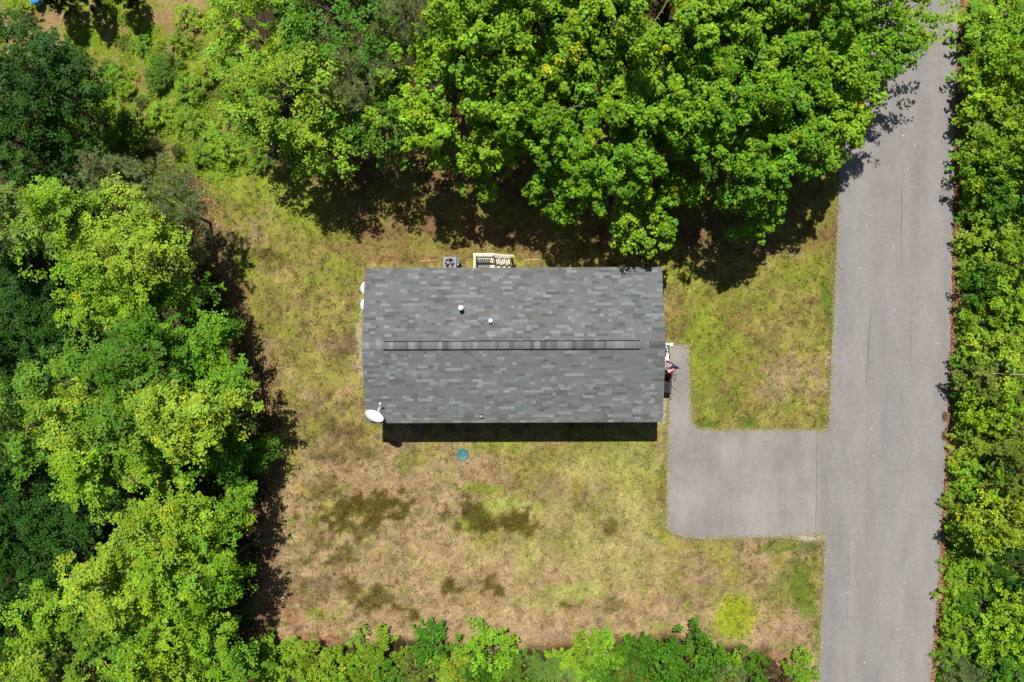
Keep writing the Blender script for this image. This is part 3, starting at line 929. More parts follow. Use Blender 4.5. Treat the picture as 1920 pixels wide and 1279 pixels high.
for i, (nm, px, py, zc, r, st, tn, lb, rz) in enumerate(T):
    if st == 'spray' and nm != 'shaded_tree':
        zc += (-.5, .35, 0, .5, -.8, .1)[i % 6]; tn = {'lime': ('lime', 'bright', 'bright')[i % 3], 'bright': ('bright', 'maple')[i % 2]}.get(tn, tn)
        if px > 375:
            r *= .9; px -= 5
    tree(nm, px, py, zc, r, st, tn, lb, 'pine' if nm == 'pine_tree' else 'tree', PG if nm == 'pine_tree' else 'trees of the left wood', rz, 200 + i,
         per=110 if st == 'needle' else 80, dens=1.6 if st != 'needle' else 1.6, inner=.4 if st == 'needle' else .55,
         leaf={'feathery_tree': .105, 'broad_tree': .118}.get(nm, None if st == 'needle' else .112), warm=.005, limbs=12, bough=.62 if st == 'spray' else 0, sx=1 + .12 * math.sin(i * 2.1), sy=1 + .12 * math.cos(i * 1.7), lump=.22)

# ---- shrubs along the bottom of the lawn
SG = 'shrubs along the lower edge of the lawn'
for (px, py, zc, r, kd, tn, lb) in [
    (505, 1235, .95, 42, 'leafy', 'bright', 'green shrub at the left end of the bottom row'),
    (575, 1238, .95, 44, 'leafy', 'lime', 'light green shrub beside the dark shadow at the bottom left'),
    (548, 1275, .9, 36, 'leafy', 'lime', 'light green shrub on the bottom edge below the row\'s left end'),
    (640, 1250, .8, 40, 'dense', 'bright', 'green shrub, third from the left in the bottom row'),
    (700, 1238, .9, 44, 'leafy', 'bright', 'bright green rounded shrub below the mossy patches'),
    (725, 1272, .8, 36, 'dense', 'blue', 'bluish green shrub on the bottom edge below the rounded one'),
    (778, 1255, .6, 30, 'leafy', 'olive', 'thin olive shrub right of the bright rounded shrub'),
    (815, 1210, .7, 36, 'leafy', 'mid', 'dark green shrub poking farthest up into the lawn at bottom centre left'),
    (838, 1258, .9, 36, 'leafy', 'yellow', 'yellow-green shrub under the dark green one in the bottom row'),
    (872, 1262, .9, 26, 'dense', 'yellow', 'small vivid yellow shrub beside the yellow-green one'),
    (918, 1222, 1.0, 46, 'leafy', 'bright', 'large bright green shrub left of the bare reddish bay'),
    (890, 1255, .9, 34, 'leafy', 'mid', 'green shrub between the vivid yellow and the large bright shrubs'),
    (965, 1265, .8, 36, 'leafy', 'blue', 'bluish green shrub under the reddish bay'),
    (1105, 1258, .7, 34, 'leafy', 'bright', 'green shrub right of the fern on the bottom edge'),
    (1103, 1212, .9, 28, 'leafy', 'lime', 'light green shrub right of the bare reddish bay'),
    (1140, 1222, .9, 34, 'leafy', 'bright', 'bright green shrub next to the light green one by the bay'),
    (1130, 1262, .9, 36, 'dense', 'mid', 'dark green shrub on the bottom edge under the bright one'),
    (1188, 1226, 1.0, 40, 'leafy', 'mid', 'dark green shrub with a flat top right of the bright one'),
    (1228, 1255, 1.0, 42, 'dense', 'mid', 'dark green rounded shrub on the bottom edge at centre right'),
    (1292, 1232, 1.2, 52, 'dense', 'mid', 'big dark green shrub below the vivid yellow turf patch'),
    (1320, 1268, 1.1, 44, 'leafy', 'mid', 'dark green shrub on the bottom edge under the big one'),
    (1360, 1250, .9, 34, 'leafy', 'bright', 'green shrub wrapped round the silvery one'),
    (1400, 1268, .8, 36, 'leafy', 'mid', 'green shrub at the right end of the bottom row'),
    (1458, 1266, .6, 24, 'leafy', 'redbrown', 'dark red-brown bush at the bottom beside the lane'),
    (1500, 1262, .7, 30, 'leafy', 'bright', 'green bush at the bottom touching the lane'),
    (1180, 1272, .9, 34, 'leafy', 'olive', 'olive shrub on the bottom edge under the flat topped one'),
    (1060, 1278, .6, 30, 'leafy', 'pale', 'pale shrub on the bottom edge beside the fern'),
]:
    shrub('shrub', px, py, zc, r, kd, tn, lb, 'shrub', SG)
shrub('fern', 1018, 1258, .9, 42, 'fern', 'fern', 'spreading fern-like plant with bluish fronds in the bottom row', 'fern')
shrub('fern', 1052, 1242, .8, 34, 'fern', 'bright', 'smaller green fern-like plant pointing into the bare bay', 'fern')
shrub('pine_shrub', 1350, 1272, 1.2, 38, 'needle', 'pine', 'silvery grey conifer shrub at the bottom among dark shrubs', 'shrub')

# ---- shrubs and small trees right of the lane
RG = 'shrubs along the right side of the lane'
RIGHT = [
    (1838, 12, .5, 26, 'leafy', 'lime', 'low light green bush on the sandy verge in the upper right'),
    (1868, 50, 1.1, 52, 'leafy', 'bright', 'green shrub just below the sandy verge in the upper right'),
    (1905, 20, 1.3, 55, 'leafy', 'lime', 'light green shrub nearest the upper right corner'),
    (1838, 105, 1.0, 40, 'leafy', 'bright', 'green shrub overhanging the lane, topmost of the right row'),
    (1900, 115, 2.0, 62, 'leafy', 'bright', 'taller green shrub on the right edge, second down'),
    (1828, 165, 1.2, 42, 'leafy', 'bright', 'green shrub casting the upper leafy shadow on the lane'),
    (1880, 190, 1.8, 58, 'dense', 'bright', 'dense green shrub behind the shrub with the upper shadow'),
    (1840, 225, 1.0, 46, 'leafy', 'lime', 'light green shrub below the upper leafy shadow'),
    (1905, 255, 2.0, 56, 'leafy', 'bright', 'green shrub on the right edge level with the maple shadow\'s lower half'),
    (1830, 290, .9, 40, 'leafy', 'bright', 'green verge shrub level with the lower lane shadow of the maples'),
    (1868, 320, 1.6, 52, 'dense', 'bright', 'dense green shrub level with the maples\' lower boughs'),
    (1815, 350, .6, 26, 'leafy', 'lime', 'small light green bush at the lane edge above the roof level'),
    (1900, 365, 1.9, 56, 'leafy', 'mid', 'darker green shrub on the right edge above the roof level'),
    (1835, 400, .9, 36, 'leafy', 'bright', 'green shrub level with the shaded lawn\'s lower part'),
    (1808, 455, .5, 20, 'leafy', 'bright', 'little green bush leaning onto the lane level with the steps'),
    (1872, 445, 1.4, 50, 'leafy', 'lime', 'light green shrub level with the back steps'),
    (1905, 490, 1.6, 46, 'leafy', 'bright', 'green shrub on the right edge level with the roof\'s top'),
    (1825, 500, .6, 30, 'leafy', 'lime', 'low light green verge bush level with the roof\'s top edge'),
    (1850, 535, 1.2, 46, 'dense', 'mid', 'dark dense shrub just below the roof top level'),
    (1898, 570, 1.5, 50, 'leafy', 'bright', 'green shrub on the right edge level with the roof vents'),
    (1815, 580, .5, 24, 'leafy', 'lime', 'low light verge bush level with the roof vents'),
    (1845, 615, 1.0, 42, 'leafy', 'bright', 'green shrub between verge and edge above the ridge level'),
    (1905, 640, 1.5, 50, 'leafy', 'lime', 'light green shrub on the right edge level with the ridge'),
    (1812, 660, .8, 32, 'leafy', 'bright', 'green verge bush level with the roof ridge'),
    (1855, 690, 1.5, 52, 'leafy', 'lime', 'light green shrub level with the flag'),
    (1812, 715, .9, 32, 'leafy', 'mid', 'dark verge bush casting the lower leafy shadow on the lane'),
    (1900, 735, 1.8, 56, 'leafy', 'olive', 'olive shrub on the right edge level with the roof\'s lower half'),
    (1845, 760, 1.5, 46, 'dense', 'bright', 'dense bright shrub beside the two brown clumps'),
    (1802, 790, .5, 22, 'leafy', 'lime', 'small light bush right of the two brown clumps'),
    (1880, 815, 1.0, 50, 'leafy', 'lime', 'light green shrub level with the parking pad\'s top edge'),
    (1818, 840, .7, 34, 'leafy', 'lime', 'light green verge bush below the two brown clumps'),
    (1900, 875, 1.8, 54, 'leafy', 'olive', 'olive green shrub on the right edge level with the pad'),
    (1800, 890, .5, 26, 'leafy', 'bright', 'small verge bush level with the middle of the pad'),
    (1845, 905, 1.4, 44, 'leafy', 'bright', 'green shrub level with the middle of the pad'),
    (1790, 940, .5, 24, 'leafy', 'lime', 'small light verge bush level with the pad\'s lower half'),
    (1850, 985, 2.4, 58, 'leafy', 'lime', 'tall light green shrub standing proud level with the pad\'s lower edge'),
    (1800, 1000, .9, 32, 'leafy', 'bright', 'green verge bush casting the small lowest shadow on the lane'),
    (1910, 960, 1.6, 46, 'leafy', 'olive', 'olive shrub on the right edge behind the tall light green one'),
    (1790, 1060, .5, 26, 'leafy', 'lime', 'light verge bush just below the lowest lane shadow'),
    (1838, 1070, .9, 38, 'leafy', 'bright', 'green shrub below the tall light green one'),
    (1900, 1060, 1.0, 50, 'dense', 'deep', 'dark shrub in the shade on the right edge, lower third'),
    (1782, 1120, .5, 28, 'leafy', 'lime', 'bright verge bush level with the vivid yellow turf patch'),
    (1850, 1130, 1.0, 46, 'leafy', 'mid', 'dark green shrub level with the vivid yellow turf patch'),
    (1908, 1145, 1.5, 46, 'leafy', 'bright', 'green shrub on the right edge level with the yellow turf patch'),
    (1795, 1170, .8, 34, 'leafy', 'bright', 'green verge bush above the lower right silvery conifer'),
    (1858, 1195, 1.4, 48, 'leafy', 'bright', 'bright shrub above and right of the silvery conifer'),
    (1780, 1225, .6, 28, 'leafy', 'lime', 'light verge bush left of the silvery conifer'),
    (1905, 1235, 1.6, 56, 'leafy', 'mid', 'dark green shrub nearest the lower right corner'),
    (1850, 1268, 1.1, 44, 'leafy', 'mid', 'green shrub on the bottom edge at the lower right'),
]
for i, (px, py, zc, r, kd, tn, lb) in enumerate(RIGHT):
    if px > 1860:
        zc *= (.8, 1.2, 1.0)[i % 3]; r *= (1.15, 1.0, 1.25)[i % 3]
    elif px < 1860:
        px += 11
    shrub('shrub', px, py, zc, r, kd, tn, lb, 'shrub', RG)
shrub('pine_shrub', 1806, 1258, 1.0, 32, 'needle', 'pine', 'silvery grey conifer shrub in the lower right beside the lane', 'shrub')

# ---- the weedy clearing in the upper left
CG = 'bushes in the weedy clearing'
for (px, py, zc, r, kd, tn, lb) in [
    (305, 125, 0.56, 26, 'leafy', 'blue', 'bluish green bush, largest in the clearing'),
    (292, 152, 0.48, 20, 'leafy', 'blue', 'bluish bush just below the clearing\'s largest bush'),
    (145, 97, 0.40, 11, 'dense', 'bright', 'small round green bush below the leftmost columnar tree'),
    (35, 14, 0.72, 22, 'leafy', 'bright', 'green bush beside the blue thing in the upper left corner'),
    (260, 80, 0.32, 16, 'leafy', 'bright', 'green bush below the shadow of the middle columnar tree'),
    (335, 75, 0.40, 22, 'leafy', 'lime', 'light green bush beside the right columnar tree\'s shadow'),
    (350, 30, 0.40, 22, 'leafy', 'lime', 'light green bush at the top of the clearing beside the green tree'),
    (205, 145, 0.40, 23, 'leafy', 'bright', 'green bush on the left of the clearing above its middle'),
    (180, 165, 0.32, 17, 'leafy', 'mid', 'dark bush by the shaded wood at the clearing\'s left'),
    (235, 165, 0.32, 17, 'leafy', 'bright', 'green bush left of the bluish bushes'),
    (355, 165, 0.48, 27, 'leafy', 'bright', 'green bush right of the bluish bushes'),
    (390, 130, 0.48, 24, 'leafy', 'lime', 'light green bush at the clearing\'s right above the dark tree'),
    (262, 190, 0.28, 12, 'needle', 'pine', 'small grey conifer seedling in the middle of the clearing'),
    (240, 220, 0.40, 24, 'leafy', 'lime', 'light green bush in the lower middle of the clearing'),
    (300, 215, 0.40, 24, 'leafy', 'bright', 'green bush below the bluish bushes, centre right'),
    (350, 225, 0.40, 24, 'leafy', 'lime', 'light green bush in the clearing near the yellow-green tree'),
    (405, 255, 0.48, 24, 'leafy', 'bright', 'green bush at the clearing\'s lower right'),
    (205, 255, 0.40, 24, 'leafy', 'bright', 'green bush at the clearing\'s lower left'),
    (260, 262, 0.40, 23, 'leafy', 'lime', 'light green bush left of the two grey seedlings'),
    (288, 270, 0.40, 12, 'needle', 'pine', 'grey conifer seedling, left of the lower pair'),
    (332, 282, 0.40, 12, 'needle', 'pine', 'grey conifer seedling, right of the lower pair'),
    (375, 290, 0.40, 23, 'leafy', 'bright', 'green bush just above the lawn\'s upper left tip'),
    (430, 285, 0.48, 24, 'leafy', 'bright', 'green bush above the bright green turf'),
    (235, 300, 0.32, 20, 'leafy', 'olive', 'olive bush at the foot of the clearing above the pines'),
    (290, 318, 0.32, 19, 'leafy', 'olive', 'olive bush at the foot of the clearing behind the right pine'),
    (325, 360, 0.32, 16, 'leafy', 'bright', 'green bush between the right pine and the lawn'),
    (485, 300, 0.40, 19, 'leafy', 'bright', 'green bush at the lawn\'s top edge under the yellow-green tree'),
]:
    shrub('bush', px, py, zc, r, kd, tn, lb, 'bush', CG)
shrub('sapling', 513, 827, .7, 17, 'dense', 'bright', 'single small vivid green sapling on the lawn\'s left edge', 'sapling')

# ---- columnar evergreens whose dark sides and shadows show in the upper left
for (px, py, lb) in [(139, 18, 'dark columnar evergreen, left of the three at the top left'), (192, 12, 'dark columnar evergreen, middle of the three at the top left'),
                     (256, 6, 'dark columnar evergreen, right of the three at the top left')]:
    b = P(px, py, 0)
    root = thing('arborvitae', (b.x, b.y, -.05), lb, 'evergreen', 'columnar evergreens')
    V, Fq, col, cen = make_crown(700 + px, .52, .52, 2.0, 'rosette', .09, .2, 2.2, 42, 0, -.9, .8, cone=True)
    V = V + np.array((0, 0, 2.15)); V[:, 2] = np.maximum(V[:, 2], .05)
    cr = obj('crown', mesh_np('crown', V, Fq, col, LEAF, True), root); cr.color = (.03, .06, .012, 1)
    obj('trunk', MB().tube([(0, 0, -.1), (0, 0, 2), (0, 0, 3.7)], [.09, .06, .02], 7).mesh('trunk', BARK, True), root)


# ---- weeds, ivy and low growth that nobody could count
def weeds(name, n, seed, fn, label, size, hmax, tints):
    rg = np.random.default_rng(seed)
    px, py = fn(rg, n)
    ok = outside_paving(px, py); px = px[ok]; py = py[ok]
    n = len(px)
    cl = fbm(px, py, 16, 3, 12)
    z = rg.random(n) ** 1.5 * hmax * sstep(.42, .62, cl) + .02
    x = (px - 960) / F * H; y = (639.5 - py) / F * H
    pos = np.stack([x, y, z + ground_z(x, y)], 1)
    nr = np.stack([rg.normal(0, .4, n), rg.normal(0, .4, n), np.ones(n)], 1)
    V, Fq = leaf_geo(pos, nr, rg.uniform(size[0], size[1], n), rg, .65, .25)
    ti = np.clip((fbm(px, py, 40, 3, 14) - .3) / .4 * len(tints) + rg.normal(0, .5, n), 0, len(tints) - .01).astype(int)
    col = np.array([TINT[t] for t in tints])[ti] * rg.uniform(.7, 1.3, n)[:, None]
    o = obj(name, mesh_np(name, V, Fq, col, LEAF)); o.color = (1, 1, 1, 1)
    return tag(o, label, 'ground cover', kind='stuff')


def clearing_pts(rg, n):
    px = rg.uniform(120, 520, n); py = rg.uniform(-20, 345, n)
    d = fbm(px, py, 30, 4, 15) + .10 * sstep(120, 260, py) - .12 * sstep(90, 40, py)
    ok = (d > .475 + rg.normal(0, .03, n)) & ((px < 500 - (py - 250) * .2)) & (py < 335 + 10 * np.sin(px / 20))
    return px[ok], py[ok]


def verge_pts(rg, n):
    py = rg.uniform(60, 1290, n)
    e = np.interp(py, [y for x, y in ROAD_R], [x for x, y in ROAD_R])
    px = e + 9 + rg.random(n) ** 1.2 * 150
    d = fbm(px, py, 22, 4, 16)
    ok = d > .40
    return px[ok], py[ok]


def bottom_pts(rg, n):
    px = rg.uniform(470, 1430, n); py = 1222 + 14 * np.sin(px / 47) + rg.random(n) * 80
    ok = (fbm(px, py, 20, 4, 17) > .47) & ~((px > 985) & (px < 1095) & (py < 1250))
    return px[ok], py[ok]


def wood_pts(rg, n):
    py = rg.uniform(330, 1290, n); px = left_edge(py) - 12 - rg.random(n) * 460
    k = n // 5
    py[:k] = rg.uniform(90, 345, k); px[:k] = rg.uniform(-20, 165, k)
    py[k:2 * k] = rg.uniform(20, 190, k); px[k:2 * k] = rg.uniform(430, 1560, k)
    ok = fbm(px, py, 26, 4, 18) > .47
    return px[ok], py[ok]


weeds('weeds', 90000, 31, clearing_pts, 'tangled green weeds covering the clearing in the upper left', (.05, .10), .25, ['olive', 'lime', 'lime', 'yellow', 'bright'])
weeds('verge_weeds', 85000, 32, verge_pts, 'low light green weeds growing along the right verge', (.06, .13), .8, ['bright', 'lime', 'lime'])
weeds('undergrowth', 16000, 33, bottom_pts, 'low green undergrowth between the shrubs at the bottom', (.07, .14), .35, ['bright', 'olive', 'mid'])
weeds('wood_undergrowth', 54000, 34, wood_pts, 'dim green undergrowth on the floor of the left wood', (.08, .16), .6, ['mid', 'deep', 'mid'])


def tuft_pts(rg, n):
    m_ = n // 16
    cx = rg.uniform(380, 1560, m_); cy = rg.uniform(320, 1225, m_)
    keep = (fbm(cx, cy, 90, 3, 31) > .42) & ~((cx > 700) & (cx < 1235) & (cy > 515) & (cy < 780)) & (cx > left_edge(cy) + 8)
    cx = cx[keep]; cy = cy[keep]
    sp = rg.uniform(1.0, 3.4, len(cx))
    px = np.repeat(cx, 16) + rg.normal(0, 1, len(cx) * 16) * np.repeat(sp, 16); py = np.repeat(cy, 16) + rg.normal(0, 1, len(cx) * 16) * np.repeat(sp, 16)
    return px, py


weeds('lawn_weeds', 48000, 35, tuft_pts, 'small green weed tufts dotted through the dry lawn', (.03, .07), .05, ['olive', 'bright', 'olive', 'lime'])


def rim_pts(rg, n):
    py = rg.uniform(-10, 1290, n)
    e = np.interp(py, [y for x, y in ROAD_R], [x for x, y in ROAD_R])
    px = e + rg.normal(5, 4, n)
    return px, py


def lane_pts(rg, n):
    px = rg.uniform(1560, 1790, n); py = rg.uniform(60, 1279, n)
    ok = in_poly(px, py, ROAD_POLY)
    return px[ok], py[ok]


def edge_pts(rg, n):
    py = rg.uniform(330, 1200, n); px = left_edge(py) + rg.normal(-2, 16, n)
    return px, py


def creep_pts(rg, n):
    out = []
    for poly in (ROAD_L[1:-1], DRIVE_POLY + DRIVE_POLY[:1]):
        for (a, b) in zip(poly[:-1], poly[1:]):
            L = math.hypot(b[0] - a[0], b[1] - a[1]); m_ = int(L * 3.0)
            t = rg.random(m_)
            x = a[0] + (b[0] - a[0]) * t; y = a[1] + (b[1] - a[1]) * t
            w = np.maximum(0, fbm(x, y, 14, 3, 41) - .32) * 13
            out.append(np.stack([x + rg.normal(0, 1, m_) * w, y + rg.normal(0, 1, m_) * w], 1))
    q = np.concatenate(out)
    ok = (q[:, 1] > 380) & (q[:, 1] < 1290) & ~((abs(q[:, 0] - 1540) < 22) & (q[:, 1] > 812) & (q[:, 1] < 998)) & (q[:, 0] < 1600)
    return q[ok, 0], q[ok, 1]


def grit_pts(rg, n):
    px, py = creep_pts(rg, n)
    return px + rg.normal(0, 5, len(px)), py + rg.normal(0, 5, len(px))


tag(litter('edge_grass', 0, 44, creep_pts, (.04, .10), [(.16, .17, .03), (.26, .2, .11), (.12, .14, .02), (.2, .15, .08)], .010), 'grass creeping over the asphalt edges', 'grass', kind='stuff')
tag(litter('grit', 0, 45, grit_pts, (.015, .04), [(.3, .24, .16), (.24, .2, .15), (.12, .1, .08)], .0105), 'sandy grit scattered along the asphalt edges', 'grit', kind='stuff')

RB = [(.16, .075, .035), (.22, .12, .06), (.10, .05, .025), (.28, .19, .11)]
tag(litter('leaf_litter', 5200, 41, rim_pts, (.05, .11), RB, .012), 'red-brown fallen leaves along the lane\'s right edge', 'leaf litter', kind='stuff')
tag(litter('wood_litter', 5000, 42, edge_pts, (.05, .11), RB, -.02), 'red-brown fallen leaves along the edge of the left wood', 'leaf litter', kind='stuff')
tag(litter('scattered_leaves', 95, 43, lane_pts, (.05, .10), [(.42, .40, .10), (.5, .45, .3), (.2, .15, .08)], .016), 'tiny yellow and tan leaves scattered on the lane', 'leaf litter', kind='stuff')

# ------------------------------------------------------------------ the house
XW, XE = -6.92, 7.08                 # roof ends
YN, YS, YR = 3.46, -3.84, -0.19      # eaves and ridge
ZE, ZR = 3.0, 3.88
house = thing('house', (0, 0, 0), 'single storey house with grey shingled gable roof amid the lawn', 'house')
house.rotation_euler.z = math.radians(0.2)
WX0, WX1, WY0, WY1 = -6.74, 6.86, -3.52, 3.14
wz = 2.86


def gable_z(y):
    return ZR - 0.10 - abs(y - YR) * (ZR - ZE) / (YN - YR)


# wall shell: four walls with lap siding courses, gable ends to the ridge
m = MB()
for (x0, x1, y0, y1) in ((WX0, WX1, WY0, WY0 + .12), (WX0, WX1, WY1 - .12, WY1)):
    m.box(x0, x1, y0, y1, .6, wz)
for x0, x1 in ((WX0, WX0 + .12), (WX1 - .12, WX1)):
    ys = [WY0 + .12, YR, WY1 - .12]
    v = [(x0, y, .6) for y in ys] + [(x0, y, gable_z(y)) for y in ys] + [(x1, y, .6) for y in ys] + [(x1, y, gable_z(y)) for y in ys]
    m.add(v, [(0, 3, 4, 1), (1, 4, 5, 2), (6, 7, 10, 9), (7, 8, 11, 10), (0, 1, 7, 6), (1, 2, 8, 7), (3, 9, 10, 4), (4, 10, 11, 5), (0, 6, 9, 3), (2, 5, 11, 8)])
wall = m.build('wall', SIDING, house)
ZL = np.arange(.6, 2.7, .11)
for k, z in enumerate(ZL):                       # each lap board is a thin wedge on all four sides
    b = MB()
    t = .022
    b.add([(WX0, WY0 - t, z), (WX1, WY0 - t, z), (WX1, WY0 - .002, z + .105), (WX0, WY0 - .002, z + .105), (WX0, WY0 - .002, z), (WX1, WY0 - .002, z)], [(0, 1, 2, 3), (4, 5, 1, 0), (0, 3, 4), (1, 5, 2)])
    b.add([(WX1, WY1 + t, z), (WX0, WY1 + t, z), (WX0, WY1 + .002, z + .105), (WX1, WY1 + .002, z + .105), (WX1, WY1 + .002, z), (WX0, WY1 + .002, z)], [(0, 1, 2, 3), (4, 5, 1, 0), (0, 3, 4), (1, 5, 2)])
    b.add([(WX1 + t, WY0, z), (WX1 + t, WY1, z), (WX1 + .002, WY1, z + .105), (WX1 + .002, WY0, z + .105), (WX1 + .002, WY0, z), (WX1 + .002, WY1, z)], [(0, 1, 2, 3), (4, 5, 1, 0), (0, 3, 4), (1, 5, 2)])
    b.add([(WX0 - t, WY1, z), (WX0 - t, WY0, z), (WX0 - .002, WY0, z + .105), (WX0 - .002, WY1, z + .105), (WX0 - .002, WY1, z), (WX0 - .002, WY0, z)], [(0, 1, 2, 3), (4, 5, 1, 0), (0, 3, 4), (1, 5, 2)])
    b.build('siding_board', SIDING, wall)
MB().box(WX0 + .03, WX1 - .03, WY0 + .03, WY1 - .03, -.12, .6).build('skirting', SKIRT, house)


def window(x, y, z, w, h, ax, sgn):
    """ax 'y': in a wall facing +-y; ax 'x': in a wall facing +-x"""
    def bx(b, a0, a1, d0, d1, z0, z1):
        d0, d1 = sorted((d0 * sgn, d1 * sgn))
        return b.box(x + a0, x + a1, y + d0, y + d1, z0, z1) if ax == 'y' else b.box(x + d0, x + d1, y + a0, y + a1, z0, z1)
    fr = MB()
    for (a0, a1, z0, z1) in ((-w / 2 - .07, -w / 2, z - h / 2, z + h / 2), (w / 2, w / 2 + .07, z - h / 2, z + h / 2), (-w / 2 - .07, w / 2 + .07, z + h / 2, z + h / 2 + .08), (-w / 2 - .09, w / 2 + .09, z - h / 2 - .07, z - h / 2), (-w / 2, w / 2, z - .02, z + .02)):
        bx(fr, a0, a1, .0, .055, z0, z1)
    wdo = fr.build('window', WHITE, house)
    bx(MB(), -w / 2, w / 2, .024, .030, z - h / 2, z + h / 2).build('pane', GLASS, wdo)


for x in (-5.2, -2.2, 1.4, 4.6):
    window(x, WY0, 1.75, 1.0, 1.1, 'y', -1)
for x in (-5.3, 1.6, 4.9):
    window(x, WY1, 1.8, .9, 1.0, 'y', 1)
window(WX1, 1.6, 1.75, .95, 1.1, 'x', 1)
window(WX1, -2.7, 1.75, .95, 1.1, 'x', 1)
window(WX0, -1.6, 1.75, .95, 1.1, 'x', -1)
fd = MB().box(WX1 + .002, WX1 + .05, -1.25, -.33, .66, 2.62).build('door', WHITE, house)
MB().tube([(WX1 + .05, -1.15, 1.6), (WX1 + .11, -1.15, 1.6)], .028, 10).build('handle', PALEGREY, fd)
bd = MB().box(-1.75, -.9, WY1 + .002, WY1 + .05, .78, 2.66).build('door', WHITE, house)
MB().tube([(-1.0, WY1 + .05, 1.7), (-1.0, WY1 + .11, 1.7)], .028, 10).build('handle', PALEGREY, bd)

# roof deck: a closed slab on each slope with fascia
m = MB()
th = .11
for (ye, s) in ((YN, 1), (YS, -1)):
    v = [(XW, ye, ZE), (XE, ye, ZE), (XE, YR, ZR), (XW, YR, ZR), (XW, ye, ZE - th), (XE, ye, ZE - th), (XE, YR, ZR - th), (XW, YR, ZR - th)]
    f = [(0, 1, 2, 3), (4, 7, 6, 5), (0, 4, 5, 1), (0, 3, 7, 4), (1, 5, 6, 2)]
    if s > 0:
        f = [q[::-1] for q in f]
    m.add(v, f)
DECK = mat('roof_deck', (.05, .05, .052), .9, .1, noise=(6, .2))
roof = m.build('roof', DECK, house)
FAS = MB()
FAS.box(XW + .05, XE - .05, YN - .035, YN - .010, ZE - .27, ZE - .098)
FAS.box(XW + .05, XE - .05, YS + .010, YS + .035, ZE - .27, ZE - .098)
FAS.build('fascia', WHITE, roof)
RK = MB()
for xx0, xx1 in ((XW + .010, XW + .040), (XE - .040, XE - .010)):
    for ye in (YN, YS):
        RK.add([(xx0, ye, ZE - .27), (xx1, ye, ZE - .27), (xx1, YR, ZR - .27), (xx0, YR, ZR - .27), (xx0, ye, ZE - .108), (xx1, ye, ZE - .108), (xx1, YR, ZR - .108), (xx0, YR, ZR - .108)],
               [(0, 1, 2, 3), (4, 7, 6, 5), (0, 4, 5, 1), (3, 2, 6, 7), (0, 3, 7, 4), (1, 5, 6, 2)])
RK.build('rake_board', WHITE, roof)
# soffit
MB().box(WX0, WX1, WY1, YN - .04, ZE - .20, ZE - .17).box(WX0, WX1, YS + .04, WY0, ZE - .20, ZE - .17).build('soffit', WHITE, roof)

# shingles
NC = 28
slope_len = math.hypot(YN - YR, ZR - ZE)
ex = slope_len / NC
LENS = [.16, .22, .28, .34, .40, .46, .54, .64]


def shingle_verts(L, thick):
    e1 = ex * 1.0
    return np.array([(.0012, -.012, .001), (L - .0012, -.012, .001), (L - .0012, e1, .001), (.0012, e1, .001),
                     (.0012, -.012, thick), (L - .0012, -.012, thick), (L - .0012, e1, .004), (.0012, e1, .004)])


SF = np.array([(4, 5, 6, 7), (0, 1, 5, 4), (1, 2, 6, 5), (3, 0, 4, 7), (2, 3, 7, 6)])
cs = (YN - YR) / slope_len; sn = (ZR - ZE) / slope_len
rg = np.random.default_rng(77)
recs = []
for side in (1, -1):
    for c in range(NC):
        x = 0.0
        total = XE - XW + .03
        if c % 3 == 0:
            x -= rg.uniform(0, .15)
        while x < total - .001:
            L = LENS[rg.choice(8, p=[.12, .17, .18, .17, .13, .10, .08, .05])]
            x0 = max(x, 0.0); x1 = min(x + L, total)
            x += L
            if x1 - x0 < .05:
                continue
            r_ = rg.random()
            if r_ < .16:
                col = np.array((.172, .180, .184)) * rg.uniform(.88, 1.12)
            elif r_ < .30:
                col = np.array((.098, .099, .098)) * rg.uniform(.88, 1.1)
            elif r_ < .38:
                col = np.array((.128, .146, .145)) * rg.uniform(.9, 1.12)
            elif r_ < .45:
                col = np.array((.128, .122, .112)) * rg.uniform(.9, 1.1)
            else:
                col = np.array((.126, .128, .128)) * rg.uniform(.92, 1.08)
            col = col * np.array((.765, .790, .790))
            recs.append((side, c, x0, x1, col, .0085 if r_ < .30 else .0065))


def shingle_matrix(side, c, x0, x1):
    s = c * ex
    if side > 0:   # north slope: local x runs west
        o = Vector((XW - .015 + x1, YN - s * cs, ZE + s * sn + .002))
        return Matrix(((-1, 0, 0, o.x), (0, -cs, sn, o.y), (0, sn, cs, o.z), (0, 0, 0, 1)))
    o = Vector((XW - .015 + x0, YS + s * cs, ZE + s * sn + .002))
    return Matrix(((1, 0, 0, o.x), (0, cs, -sn, o.y), (0, sn, cs, o.z), (0, 0, 0, 1)))


order = sorted(range(len(recs)), key=lambda i: -(recs[i][3] - recs[i][2]) - (0.0001 * (i % 97)))
single = set(order[:300])
SHM = {}
VV, FF, CC = [], [], []
nb = 0
for i, (side, c, x0, x1, col, tk) in enumerate(recs):
    L = round(x1 - x0, 3)
    M = shingle_matrix(side, c, x0, x1)
    if i in single:
        key = (L, tk)
        if key not in SHM:
            SHM[key] = mesh_np('shingle', shingle_verts(L, tk), SF, np.ones((5, 3)), SHINGLE)
        o = obj('shingle', SHM[key], roof)
        o.matrix_local = M
        o.color = (*col, 1)
    else:
        v = shingle_verts(L, tk); A = np.array(M)
        VV.append(v @ A[:3, :3].T + A[:3, 3]); FF.append(SF + nb); CC.append(np.repeat(col[None], 5, 0)); nb += 8
o = obj('shingles', mesh_np('shingles', np.concatenate(VV), np.concatenate(FF), np.concatenate(CC), SHINGLE), roof)
o['kind'] = 'stuff'

# ridge: raised vent in the middle, plain cap shingles at both ends; every cap piece is its own bent shingle
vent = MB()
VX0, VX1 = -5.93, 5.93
HW = .168


